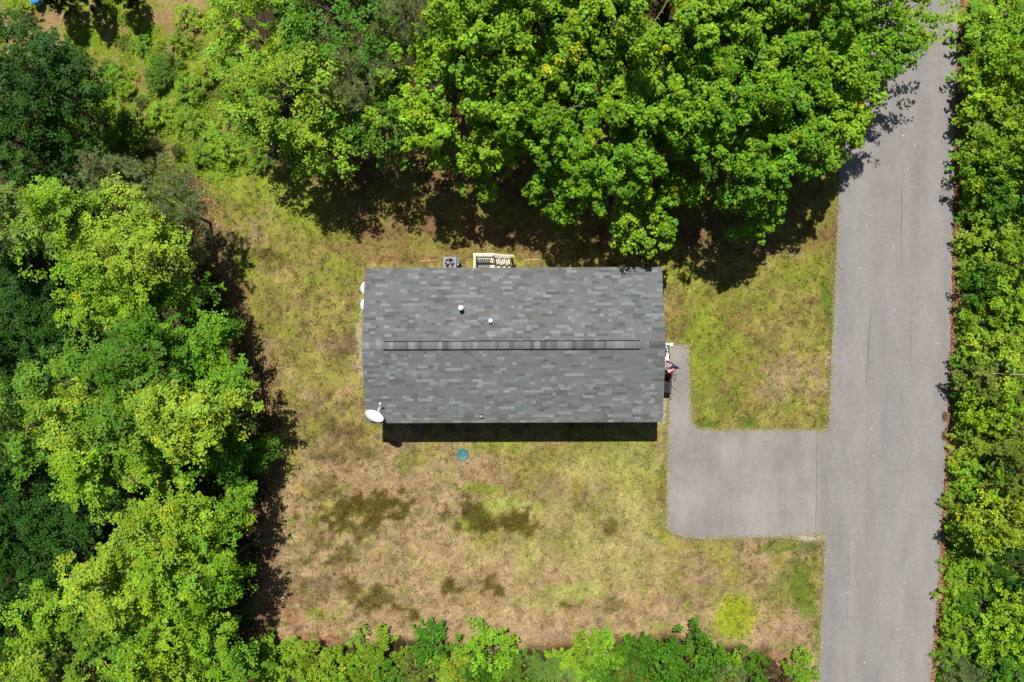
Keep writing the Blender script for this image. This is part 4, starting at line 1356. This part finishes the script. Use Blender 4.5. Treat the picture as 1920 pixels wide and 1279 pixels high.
def bent(x0, x1, hw, z_mid, drop, thick):
    """a cap bent over the ridge"""
    v = []
    for x in (x0, x1):
        for (y, z) in ((-hw, -drop), (0, 0), (hw, -drop)):
            v.append((x, YR + y, z_mid + z))
        for (y, z) in ((-hw, -drop - thick), (0, -thick), (hw, -drop - thick)):
            v.append((x, YR + y, z_mid + z))
    f = [(0, 6, 7, 1), (1, 7, 8, 2), (3, 4, 10, 9), (4, 5, 11, 10), (0, 3, 9, 6), (2, 8, 11, 5), (0, 1, 4, 3), (1, 2, 5, 4), (6, 9, 10, 7), (7, 10, 11, 8)]
    return v, f


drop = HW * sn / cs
v, f = bent(VX0 + .004, VX1 - .004, HW + .045, ZR + .046, drop + .045 * sn / cs, .04)  # black base juts past the cap to draw the shadow lines beside it
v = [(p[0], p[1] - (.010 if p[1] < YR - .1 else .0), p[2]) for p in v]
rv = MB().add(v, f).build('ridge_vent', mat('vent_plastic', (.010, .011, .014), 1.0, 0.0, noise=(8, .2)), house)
x = XW - .01
r = random.Random(8)
while x < XE:
    on = VX0 - .05 < x < VX1 - .1
    L = r.choice((.14, .18, .22, .28))
    x1 = min(x + L, XE + .012)
    if x < VX0 < x1: x1 = VX0
    if x < VX1 < x1: x1 = VX1
    if x1 - x > .03:
        z = ZR + (.074 if on else .026) + r.uniform(-.002, .002)
        v, f = bent(x, x1 - .003, HW + r.uniform(-.004, .004), z, drop, .012)
        n_ = len(v)
        # tilt each cap a little so that it laps over the next one
        v = [(p[0], p[1], p[2] + (.006 if k < 6 else 0)) for k, p in enumerate(v)]
        k_ = r.random()
        cc = (.135, .14, .142) if k_ < .22 else ((.066, .067, .068) if k_ < .42 else (.095, .097, .098))
        me = mesh_np('ridge_cap', np.array(v), np.array(f), np.ones((len(f), 3)), SHINGLE)
        o = obj('ridge_cap', me, rv); kk = r.uniform(1.0, 1.25); o.color = (cc[0] * kk * .95, cc[1] * kk * .98, cc[2] * kk * .98, 1)
    x = x1


def roof_z(y):
    return ZR - abs(y - YR) * sn / cs


def roof_at(px, py):
    z = 3.4
    for _ in range(6):
        p = P(px, py, z); z = roof_z(p.y)
    return p.x, p.y, z


# vents through the roof
x, y, z = roof_at(865, 578)
fl = thing('flue_pipe', (x, y, z), 'tall grey flue pipe with round white cap on the upper roof slope', 'vent pipe', 'pipes through the roof')
MB().box(-.16, .16, -.16, .16, .016, .03, Matrix.Rotation(-math.atan2(sn, cs), 4, 'X')).build('flashing', GREY, fl)
MB().lathe([(.085, -.05), (.075, .10), (.062, .12), (.062, .42)], 16).build('pipe', PALEGREY, fl, True)
MB().lathe([(.04, .38), (.055, .41), (.118, .44), (.118, .49), (.085, .53), (.02, .545)], 20).build('cap', WHITE_METAL, fl, True)
MB().tube([(.09, .02, .2), (.17, .06, .12), (.19, .08, .03)], .012, 6).build('brace', WHITE_METAL, fl)
x, y, z = roof_at(920, 602)
v2 = thing('roof_vent', (x, y, z), 'short white domed vent on the upper roof slope right of the flue', 'vent pipe', 'pipes through the roof')
MB().box(-.15, .15, -.15, .17, .016, .028, Matrix.Rotation(-math.atan2(sn, cs), 4, 'X')).build('flashing', DARKGREY, v2)
MB().lathe([(.07, -.04), (.07, .1), (.105, .11), (.11, .15), (.095, .2), (.06, .235), (.01, .25)], 20).build('dome', WHITE_METAL, v2, True)
x, y, z = roof_at(903, 780)
v3 = thing('plumbing_vent', (x, y, z), 'small white plumbing pipe near the lower edge of the roof', 'vent pipe', 'pipes through the roof')
MB().lathe([(.11, .0), (.10, .03), (.06, .07), (.058, .08)], 16).build('boot', DARKGREY, v3, True)
MB().lathe([(.048, -.04), (.048, .24), (.036, .24), (.036, .1)], 16).build('pipe', WHITE_METAL, v3, True)

# satellite dish at the lower left corner of the roof
cz = 3.68
cd = P(702, 780, cz)
nrm = Vector((.43, .80, .42)).normalized()
ry = roof_z(cd.y - .02)
dish = thing('satellite_dish', (cd.x, cd.y - .02, ry), 'white oval satellite dish on the lower left corner of the roof', 'satellite dish')
upv = (Vector((0, 0, 1)) - nrm * nrm.z).normalized(); rt = upv.cross(nrm).normalized()
c0 = cd - dish.location
RM = Matrix(((rt.x, upv.x, nrm.x, c0.x), (rt.y, upv.y, nrm.y, c0.y), (rt.z, upv.z, nrm.z, c0.z), (0, 0, 0, 1)))
prof = [(.02, -.075), (.15, -.068), (.28, -.045), (.39, -.012), (.445, .006), (.452, .002), (.39, -.020), (.28, -.055), (.15, -.078), (.02, -.086)]
MB().lathe([(q[0], q[1]) for q in prof], 40, RM @ Matrix.Diagonal((1, .93, 1, 1)), True).add([RM @ Vector((.03 * math.cos(a), .03 * math.sin(a), -.0745)) for a in np.linspace(0, 5.5, 8)], [tuple(range(8))]).build('reflector', WHITE_METAL, dish, True)
bk = RM @ Vector((0, 0, -.09))
MB().tube([(0, 0, 0), (0, 0, .3), bk + Vector((0, 0, -.1)), bk], [.03, .03, .032, .04], 10).build('mast', PALEGREY, dish, True)
MB().box(-.1, .1, -.1, .1, .016, .03, Matrix.Rotation(math.atan2(sn, cs), 4, 'X')).build('mounting_foot', PALEGREY, dish)
lo = RM @ Vector((0, -.41, -.01)); hd = RM @ Vector((0.02, -.22, .56))
mid = RM @ Vector((.01, -.40, .30))
MB().tube([RM @ Vector((0, -.30, -.06)), lo, mid, hd], [.02, .022, .022, .02], 8).tube([RM @ Vector((-.16, -.36, -.01)), mid], .010, 6).build('arm', WHITE_METAL, dish, True)
hb = MB()
q = (hd - mid).normalized()
hb.tube([hd - q * .03, hd + q * .02, hd + q * .10, hd + q * .13], [.03, .052, .055, .035], 12)
hb.build('receiver', WHITE_METAL, dish, True)
MB().tube([RM @ Vector((.40, -.12, -.03)), RM @ Vector((.52, -.12, -.02))], [.012, .008], 6).build('bracket_tip', WHITE_METAL, dish)

# ------------------------------------------------------------------ back steps
st = thing('back_steps', (-1.37, WY1 + .03, -.06), 'cream wooden back steps with railing along the upper side of the house', 'steps')
SX = -1.37


def sb(b, x0, x1, y0, y1, z0, z1):
    return b.box(x0 - SX, x1 - SX, y0 - WY1 - .03, y1 - WY1 - .03, z0 + .06, z1 + .06)


LZ = .78
for k in range(8):
    y0 = WY1 + .04 + k * .140
    sb(MB(), -1.86, -.88, y0, y0 + .132, LZ - .04, LZ).build('deck_board', CREAM, st, bevel=.004)
fr = MB()
sb(fr, -1.84, -.90, WY1 + .05, WY1 + .09, LZ - .2, LZ - .042); sb(fr, -1.84, -.90, 4.16, 4.20, LZ - .2, LZ - .042)
sb(fr, -1.84, -1.80, WY1 + .091, 4.159, LZ - .2, LZ - .042); sb(fr, -.94, -.90, WY1 + .091, 4.159, LZ - .2, LZ - .042)
fr.build('frame', CREAM, st)
for k in range(3):
    z = LZ - (k + 1) * .19; x0 = -.88 + k * .265
    for q in range(2):
        sb(MB(), x0 + q * .136, x0 + q * .136 + .13, WY1 + .06, 4.2, z - .035, z).build('tread', CREAM, st, bevel=.004)
    sb(MB(), x0 + .002, x0 + .02, WY1 + .07, 4.19, z + .002, z + .15).build('riser', CREAM, st)
for y in (WY1 + .07, 4.2):
    b = MB()
    b.add([Vector((px_ - SX, yy - WY1 - .03, zz + .06)) for yy in (y, y + .04) for (px_, zz) in ((-.9, LZ - .25), (-.9, LZ - .45), (-.06, -.08), (-.06, .1))],
          [(0, 1, 2, 3), (7, 6, 5, 4), (0, 3, 7, 4), (3, 2, 6, 7), (2, 1, 5, 6), (1, 0, 4, 5)])
    b.build('stringer', CREAM, st)
RZ = 1.66
for (x, y, zt) in ((-1.83, 4.24, RZ), (-.90, 4.24, RZ), (-.02, 4.24, .92), (-1.83, 3.30, RZ)):
    sb(MB(), x - .045, x + .045, y - .045, y + .045, -.06, zt).build('post', CREAM, st, bevel=.006)


def bar(b, a, c, w, h):
    a = Vector(a) - Vector((SX, WY1 + .03, -.06)); c = Vector(c) - Vector((SX, WY1 + .03, -.06))
    d = (c - a).normalized(); s = Vector((-d.y, d.x, 0)).normalized() * w; u = d.cross(s).normalized() * h
    if u.z < 0: u = -u
    return b.add([a - s - u, a + s - u, c + s - u, c - s - u, a - s + u, a + s + u, c + s + u, c - s + u], [(3, 2, 1, 0), (4, 5, 6, 7), (0, 1, 5, 4), (1, 2, 6, 5), (2, 3, 7, 6), (3, 0, 4, 7)])


bar(MB(), (-1.9, 4.24, RZ + .022), (-.87, 4.24, RZ + .022), .055, .02).build('handrail', CREAM, st)
bar(MB(), (-.865, 4.24, RZ + .0), (.10, 4.24, .90), .05, .02).build('handrail', CREAM, st)
bar(MB(), (-1.83, 3.22, RZ + .022), (-1.83, 4.18, RZ + .022), .05, .02).build('handrail', CREAM, st)
bar(MB(), (-1.78, 4.24, LZ + .12), (-.95, 4.24, LZ + .12), .03, .02).build('bottom_rail', CREAM, st)
bar(MB(), (-.85, 4.24, LZ + .05), (-.07, 4.24, .24), .03, .02).build('bottom_rail', CREAM, st)
for k in range(8):
    x = -1.73 + k * .105
    sb(MB(), x - .014, x + .014, 4.226, 4.254, LZ + .14, RZ).build('baluster', CREAM, st)
for k in range(7):
    x = -.78 + k * .105
    zt = RZ - (x + .865) / .965 * .76 - .02; zb = LZ + .07 - (x + .85) / .78 * .54
    sb(MB(), x - .014, x + .014, 4.226, 4.254, max(zb, .1), zt).build('baluster', CREAM, st)
for k in range(7):
    y = 3.42 + k * .105
    sb(MB(), -1.844, -1.816, y - .014, y + .014, LZ + .003, RZ + .002).build('baluster', CREAM, st)
mt_ = MB().box(-.33, .33, -.22, .22, 0, .015).build('doormat', mat('mat_grey', (.13, .13, .12), .95, .1, noise=(40, .3), bump=.4, bscale=120))
mt_.location = (-1.42, 3.88, LZ + .004)
tag(mt_, 'small grey doormat lying on the cream back landing', 'doormat')

# ------------------------------------------------------------------ air conditioner
ac = thing('air_conditioner', (-3.12, 3.90, -.05), 'grey square air conditioner with round fan by the upper wall', 'air conditioner')
MB().box(-.37, .37, -.37, .37, -.02, .07).build('base_pad', mat('pad', (.3, .29, .27), .9, .1, noise=(9, .1)), ac)
b = MB()
for k in range(4):
    M = Matrix.Rotation(k * math.pi / 2, 4, 'Z')
    b.box(-.32, .30, .302, .32, .075, .72, M)
b.build('casing', DARKGREY, ac)
for k in range(14):
    b = MB()
    for q in range(4):
        b.box(-.315, .315, .321, .333, .10 + k * .043, .122 + k * .043, Matrix.Rotation(q * math.pi / 2, 4, 'Z'))
    b.build('louvre', GREY, ac)
# top plate with a round opening
b = MB(); n = 40
ring_in = [(.245 * math.cos(2 * math.pi * k / n), .245 * math.sin(2 * math.pi * k / n)) for k in range(n)]
out = []
for (x, y) in ring_in:
    s = .325 / max(abs(x), abs(y)); out.append((x * s, y * s))
v = [(x, y, .75) for x, y in ring_in] + [(x, y, .75) for x, y in out] + [(x, y, .715) for x, y in ring_in] + [(x, y, .715) for x, y in out]
f = []
for k in range(n):
    j = (k + 1) % n
    f += [(k, n + k, n + j, j), (2 * n + k, k, j, 2 * n + j), (n + k, 3 * n + k, 3 * n + j, n + j)]
b.add(v, f).build('top_plate', mat('ac_top', (.20, .19, .23), .85, .12, noise=(9, .08)), ac)
MB().lathe([(.24, .12), (.24, .13)], 24).build('well', BLACK, ac)
MB().lathe([(.06, .5), (.06, .64), (.03, .66)], 16).build('fan_hub', GREY, ac, True)
for k in range(3):
    a = k * 2 * math.pi / 3 + .5
    b = MB(); pts = []
    for (r_, da, z) in ((.05, -.3, .57), (.13, -.42, .55), (.215, -.38, .545), (.225, .0, .60), (.21, .34, .635), (.12, .36, .625), (.05, .3, .61)):
        pts.append((r_ * math.cos(a + da), r_ * math.sin(a + da), z))
    b.add(pts + [(p[0], p[1], p[2] - .006) for p in pts], [tuple(range(7)), tuple(range(13, 6, -1))] + [(i, 7 + i, 7 + (i + 1) % 7, (i + 1) % 7) for i in range(7)])
    b.build('fan_blade', PALEGREY, ac)
for r_ in (.06, .11, .16, .205):
    MB().tube([(r_ * math.cos(t), r_ * math.sin(t), .752) for t in np.linspace(0, 2 * math.pi, 29)], .0025, 4, False).build('grille_ring', GREY, ac)
for k in range(4):
    a = k * math.pi / 2 + .3
    MB().tube([(0.05 * math.cos(a), .05 * math.sin(a), .748), (.25 * math.cos(a), .25 * math.sin(a), .755)], .006, 6).build('grille_bar', PALEGREY, ac)
db = thing('switch_box', (-2.72, 3.98, -.05), 'dark teal box on a white post right of the air conditioner', 'box')
TEAL = mat('teal_paint', (.012, .05, .062), .5, .4, noise=(6, .15))
MB().box(-.025, .025, -.16, -.11, -.05, .6).build('post', WHITE, db)
MB().box(-.07, .09, -.10, .16, .02, .62).build('cabinet', TEAL, db, bevel=.01)
MB().box(-.08, .10, -.11, .17, .625, .645).build('lid', TEAL, db, bevel=.004)

# pale timbers lying in the litter by the upper wall
PINK = mat('weathered_board', (.30, .19, .13), .85, .15, noise=(14, .25))
for (x0, x1, py, lb) in ((785, 818, 489, 'thin pale board on the ground left of the air conditioner'), (983, 1013, 487, 'thin pale board on the ground right of the back steps')):
    a = P(x0, py); c = P(x1, py)
    o = MB().box(-(c - a).length / 2, (c - a).length / 2, -.035, .035, 0, .04).build('board', PINK, bevel=.006)
    o.location = ((a.x + c.x) / 2, (a.y + c.y) / 2, -.05); o.rotation_euler.z = .03
    tag(o, lb, 'board', 'pale boards along the wall')

# propane cylinders at the left end wall
GREENREFL = mat('green_reflection', (.03, .16, .09), .5, .4, noise=(6, .1))  # green reflection on the tank sides, painted as a ring at the foot
for (y, lb) in ((2.63, 'white gas cylinder at the left end wall, nearer the top'), (1.80, 'white gas cylinder at the left end wall, nearer the ridge')):
    g = thing('gas_cylinder', (-7.18, y, -.06), lb, 'gas cylinder', 'gas cylinders at the left end')
    MB().lathe([(.30, 0), (.37, .12), (.38, .2), (.38, 1.0), (.36, 1.08), (.28, 1.16), (.14, 1.20), (.02, 1.21)], 28).build('tank', WHITE_METAL, g, True)
    MB().lathe([(.385, -.02), (.395, .0), (.395, .09), (.385, .09)], 28).build('reflection_ring', GREENREFL, g, True)
    MB().lathe([(.13, 1.19), (.13, 1.34), (.12, 1.34), (.12, 1.2)], 18, close=True).build('collar', WHITE_METAL, g, True)
    MB().lathe([(.03, 1.2), (.03, 1.3), (.05, 1.31), (.05, 1.33)], 12).build('valve', PALEGREY, g, True)

# ------------------------------------------------------------------ right end: landing, post, flag, planter, bin
ld = thing('entrance_landing', (7.36, -.72, -.05), 'white landing with a corner post at the right end door', 'landing')
LH = .62
for k in range(7):
    x0 = -.47 + k * .142
    MB().box(x0, x0 + .136, -.66, .62, LH - .03, LH).build('deck_board', WHITE, ld, bevel=.004)
b = MB()
b.box(-.46, .51, -.65, -.61, .02, LH - .032).box(-.46, .51, .57, .61, .02, LH - .032).box(.475, .512, -.608, .568, .02, LH - .032)
b.build('skirt', WHITE, ld)
for (x, y) in ((.46, .56), (-.40, .56)):
    MB().box(x - .055, x + .055, y - .055, y + .055, LH + .001, 1.62).build('post', WHITE, ld, bevel=.006)
    MB().box(x - .075, x + .075, y - .075, y + .075, 1.622, 1.66).build('post_cap', WHITE, ld, bevel=.01)
MB().box(-.34, .40, .53, .59, 1.50, 1.56).build('handrail', WHITE, ld, bevel=.006)
MB().box(-.34, .40, .54, .58, .74, .79).build('bottom_rail', WHITE, ld, bevel=.006)
for k in range(6):
    x = -.26 + k * .12
    MB().box(x - .014, x + .014, .547, .573, .79, 1.50).build('baluster', WHITE, ld)
# dark boots-like pair on the landing
NAVY = mat('navy_cloth', (.02, .02, .035), .8, .2, noise=(20, .2))
o = MB()
o.lathe([(.055, 0), (.06, .02), (.06, .2), (.045, .21)], 12, Matrix.Translation((0, .12, 0)))
o.box(-.055, .055, -.16, .1, 0, .09).box(-.05, .06, -.24, -.17, 0, .07)
o = o.build('boots', NAVY, bevel=.012)
o.location = (7.70, -.52, -.05 + LH + .003)
tag(o, 'small dark navy item lying on the white landing', 'boots')

# flag on a slanting pole fixed to the end wall
fp0 = Vector((6.90, -.50, 1.75)); fp1 = Vector((8.02, -1.32, 2.66))
flag = thing('flag', fp0, 'striped flag with starred blue corner on a slanting pole by the walk', 'flag')
MB().tube([(0, 0, 0), fp1 - fp0], [.014, .012], 8).build('pole', DARKGREY, flag, True)
e = fp1 - fp0
MB().lathe([(.012, 0), (.028, .015), (.028, .035), (.01, .05)], 10, Matrix.Translation(e) @ e.to_track_quat('Z', 'Y').to_matrix().to_4x4()).build('finial', mat('brass', (.5, .4, .2), .35, .5, metal=.6, noise=(9, .1)), flag, True)
MB().box(-.045, .03, -.05, .05, -.09, .06).build('bracket', PALEGREY, flag)
NU, NV = 26, 36
V = np.zeros(((NU + 1) * (NV + 1), 3)); uv = []
for i in range(NU + 1):          # along the hoist (pole)
    for j in range(NV + 1):      # along the fly, hanging
        u = i / NU; w = j / NV
        base = e * (.50 + .48 * u)
        fly = Vector((-.16, -.26, -.74)) * w + Vector((-.10, -.05, 0)) * (w * w)
        wave = .055 * math.sin(u * 7.5 + w * 3) * min(1, w * 2.2) + .02 * math.sin(w * 9 + u * 4) * w
        q = base + fly + Vector((.45, .75, .05)).normalized() * wave - e * (.16 * w * (u - .5))
        V[i * (NV + 1) + j] = q
Fq = np.array([[i * (NV + 1) + j, (i + 1) * (NV + 1) + j, (i + 1) * (NV + 1) + j + 1, i * (NV + 1) + j + 1] for i in range(NU) for j in range(NV)])
fc = np.zeros((len(Fq), 3))
RED = (.42, .015, .035); WHT = (.72, .70, .70); BLU = (.02, .035, .16)
for k, (i, j) in enumerate([(i, j) for i in range(NU) for j in range(NV)]):
    u = 1 - (i + .5) / NU; w = (j + .5) / NV     # u = 0 at the top of the hoist (the pole's tip)
    if u < 7 / 13 and w < .4:
        ii = int(u * 26); jj = j
        fc[k] = WHT if (ii % 3 == 1 and jj % 3 == 1) else BLU
    else:
        fc[k] = RED if int(u * 13) % 2 == 0 else WHT
FLAGM = bpy.data.materials.new('flag_cloth'); FLAGM.use_nodes = True
_p = FLAGM.node_tree.nodes['Principled BSDF']; _p.inputs['Roughness'].default_value = .8; _p.inputs['Specular IOR Level'].default_value = .15
FLAGM.node_tree.links.new(attr_color(FLAGM.node_tree), _p.inputs['Base Color'])
cl = obj('cloth', mesh_np('cloth', V, Fq, fc, FLAGM, True), flag)
sm = cl.modifiers.new('solid', 'SOLIDIFY'); sm.thickness = .003

# dark twiggy plant in the bed and black lidded box by the wall
x, y = P(1251, 704).x, P(1251, 704).y
pl = thing('potted_plant', (x, y, -.05), 'dark twiggy plant in the pale bed below the landing', 'plant')
MB().lathe([(.09, 0), (.13, .02), (.16, .24), (.17, .26), (.14, .26), (.13, .2)], 16).build('pot', BLACK, pl, True)
rgp = np.random.default_rng(5)
b = MB()
tips = []
for k in range(22):
    d = Vector((rgp.normal(0, .16), rgp.normal(0, .2), rgp.uniform(.35, .7)))
    b.tube([(0, 0, .2), d * .6 + Vector((0, 0, .2)), d + Vector((0, 0, .2))], [.008, .006, .003], 4); tips.append(d + Vector((0, 0, .2)))
b.build('stems', mat('dark_twig', (.03, .016, .014), .8, .2, noise=(20, .3)), pl)
pos = np.repeat(np.array([tuple(t) for t in tips]), 14, 0) + rgp.normal(0, .06, (22 * 14, 3))
Vl, Fl = leaf_geo(pos, rgp.normal(size=pos.shape) + np.array((0, 0, .8)), np.full(len(pos), .07), rgp)
lf = obj('leaves', mesh_np('leaves', Vl, Fl, np.ones((len(Fl), 3)) * rgp.uniform(.6, 1.3, (len(Fl), 1)), LEAF), pl); lf.color = (.035, .012, .014, 1)

x, y = P(1252, 725, .5).x, P(1252, 725, .5).y
bn = thing('lidded_box', (x - .08, y, -.05), 'black lidded box against the right end wall beside the walk', 'box', rz=-.08)
MB().box(-.2, .2, -.28, .28, 0, .78).build('body', BLACK, bn, bevel=.02)
MB().box(-.21, .12, -.29, .29, .785, .83).build('lid', mat('charcoal_plastic', (.02, .02, .019), .85, .1, noise=(12, .2)), bn, bevel=.012)
MB().box(.125, .23, -.28, .29, .60, .80).build('front_panel', BLACK, bn, bevel=.01)
MB().tube([(.16, -.30, .70), (.34, -.37, .70)], .02, 8).build('handle', BLACK, bn)

# pale stones in the beds at both ends of the house
rg = np.random.default_rng(9)
oct_v = np.array([(1, 0, 0), (-1, 0, 0), (0, 1, 0), (0, -1, 0), (0, 0, 1), (0, 0, -1)], float)
oct_f = np.array([(0, 2, 4), (2, 1, 4), (1, 3, 4), (3, 0, 4), (2, 0, 5), (1, 2, 5), (3, 1, 5), (0, 3, 5)])
n = 1500
px = np.concatenate([rg.uniform(1238, 1254, 850), rg.normal(676, 3.5, 300), rg.normal(1515, 14, 350)]); py = np.concatenate([rg.uniform(694, 795, 850), rg.uniform(580, 730, 300), rg.normal(1010, 2.5, 350)])
x = (px - 960) / F * H; y = (639.5 - py) / F * H
s = rg.uniform(.012, .034, n)
R_ = rg.normal(size=(n, 3))
V = oct_v[None] * s[:, None, None] * rg.uniform(.6, 1.3, (n, 6, 1)) * np.array((1, 1, .6)) + np.stack([x, y, np.full(n, -.035) + .045 * (px > 1400)], 1)[:, None, :]
Fq = (oct_f[None] + 6 * np.arange(n)[:, None, None]).reshape(-1, 3)
gc = np.repeat(np.array((.42, .35, .26)) * rg.uniform(.55, 1.2, n)[:, None], 8, 0)
tag(obj('gravel', mesh_np('gravel', V.reshape(-1, 3), Fq, gc, BLADE)), 'pale stones in the beds beside the house and pad corner', 'gravel', kind='stuff')

# teal septic lid
q = P(867.5, 852.5, .0)
sl = thing('septic_lid', (q.x, q.y, -.06), 'round teal plastic septic lid set in the lawn below the roof', 'lid')
TL = mat('teal_plastic', (.028, .105, .105), .55, .35, noise=(7, .15))
MB().lathe([(.30, -.05), (.31, .03), (.315, .06), (.29, .075), (.28, .07), (.02, .085)], 32).build('cover', TL, sl, True)
for k in range(6):
    a = k * math.pi / 3
    MB().tube([(.24 * math.cos(a), .24 * math.sin(a), .068), (.24 * math.cos(a), .24 * math.sin(a), .085)], .016, 8).build('bolt', TL, sl)
for k in range(8):
    a = k * math.pi / 4 + .2
    MB().tube([(.06 * math.cos(a), .06 * math.sin(a), .083), (.2 * math.cos(a), .2 * math.sin(a), .077)], .006, 5).build('rib', TL, sl)

# two brown clumps of matted leaves on the lane's right edge
for i, (px, py, lb) in enumerate(((1771, 781, 'brown matted leaf clump on the lane edge, upper of two'), (1770, 817, 'brown matted leaf clump on the lane edge, lower of two'))):
    rgq = np.random.default_rng(60 + i)
    q = P(px, py); n = 260
    a = rgq.uniform(0, 6.28, n); rr = np.sqrt(rgq.random(n))
    pos = np.stack([.13 * rr * np.cos(a), .24 * rr * np.sin(a), .02 + .05 * (1 - rr ** 2) + rgq.uniform(0, .015, n)], 1)
    nr = np.stack([rgq.normal(0, .35, n), rgq.normal(0, .35, n), np.ones(n)], 1)
    Vl, Fl = leaf_geo(pos, nr, rgq.uniform(.05, .09, n), rgq, .8, .2)
    o = obj('leaf_clump', mesh_np('leaf_clump', Vl, Fl, np.array((.11, .065, .035)) * rgq.uniform(.5, 1.4, n)[:, None], BLADE))
    o.location = (q.x, q.y, .012)
    tag(o, lb, 'leaf clump', 'leaf clumps on the lane edge')

# the bare twig clump in the left wood, and a pale dead branch right of the lane
q = P(236, 905, 6.6)
b = MB(); rt_ = random.Random(3)
b.tube([(0, 0, -.06), (.1, .05, 3.2), (.05, 0, 6.2)], [.09, .06, .03], 6)
for k in range(70):
    s = Vector((.05 + rt_.gauss(0, .12), rt_.gauss(0, .16), 5.5 + rt_.random() * .7)); d = Vector((rt_.gauss(.1, .2), rt_.gauss(.12, .26), rt_.uniform(.1, .6)))
    e_ = Vector((rt_.gauss(0, .1), rt_.gauss(0, .1), 0))
    b.tube([s, s + d * .5 + e_, s + d], [.011, .008, .004], 4)
o = thing('dead_sapling', (q.x, q.y, 0), 'bare pinkish-brown twigs poking through the left wood', 'dead tree')
b.build('twigs', mat('pale_twig', (.28, .19, .14), .85, .15, noise=(15, .3)), o)
a = P(1832, 702, 2.4); c = P(1935, 701, 2.8)
o = MB().tube([a - Vector((0, 0, .0)), a.lerp(c, .35) + Vector((0, .04, .1)), a.lerp(c, .7) + Vector((0, -.03, .05)), c, Vector((c.x + .3, c.y, 0))], [.005, .009, .012, .015, .03], 6).build('dead_branch', mat('pale_branch', (.34, .30, .2), .85, .15, noise=(15, .3)))
tag(o, 'thin pale dead branch lying across the shrubs level with the flag', 'branch')

# blue bin at the very corner of the clearing
q = P(63, 2, .5)
bb = thing('blue_bin', (q.x, q.y + .15, -.05), 'bright blue bin on the top edge in the upper left corner', 'bin')
BLUE = mat('blue_plastic', (.01, .15, .42), .45, .4, noise=(6, .1))
MB().lathe([(.2, 0), (.24, .05), (.27, .5), (.28, .52)], 20).build('body', BLUE, bb, True)
MB().lathe([(.29, .525), (.295, .55), (.26, .58), (.03, .60)], 20).build('lid', BLUE, bb, True)
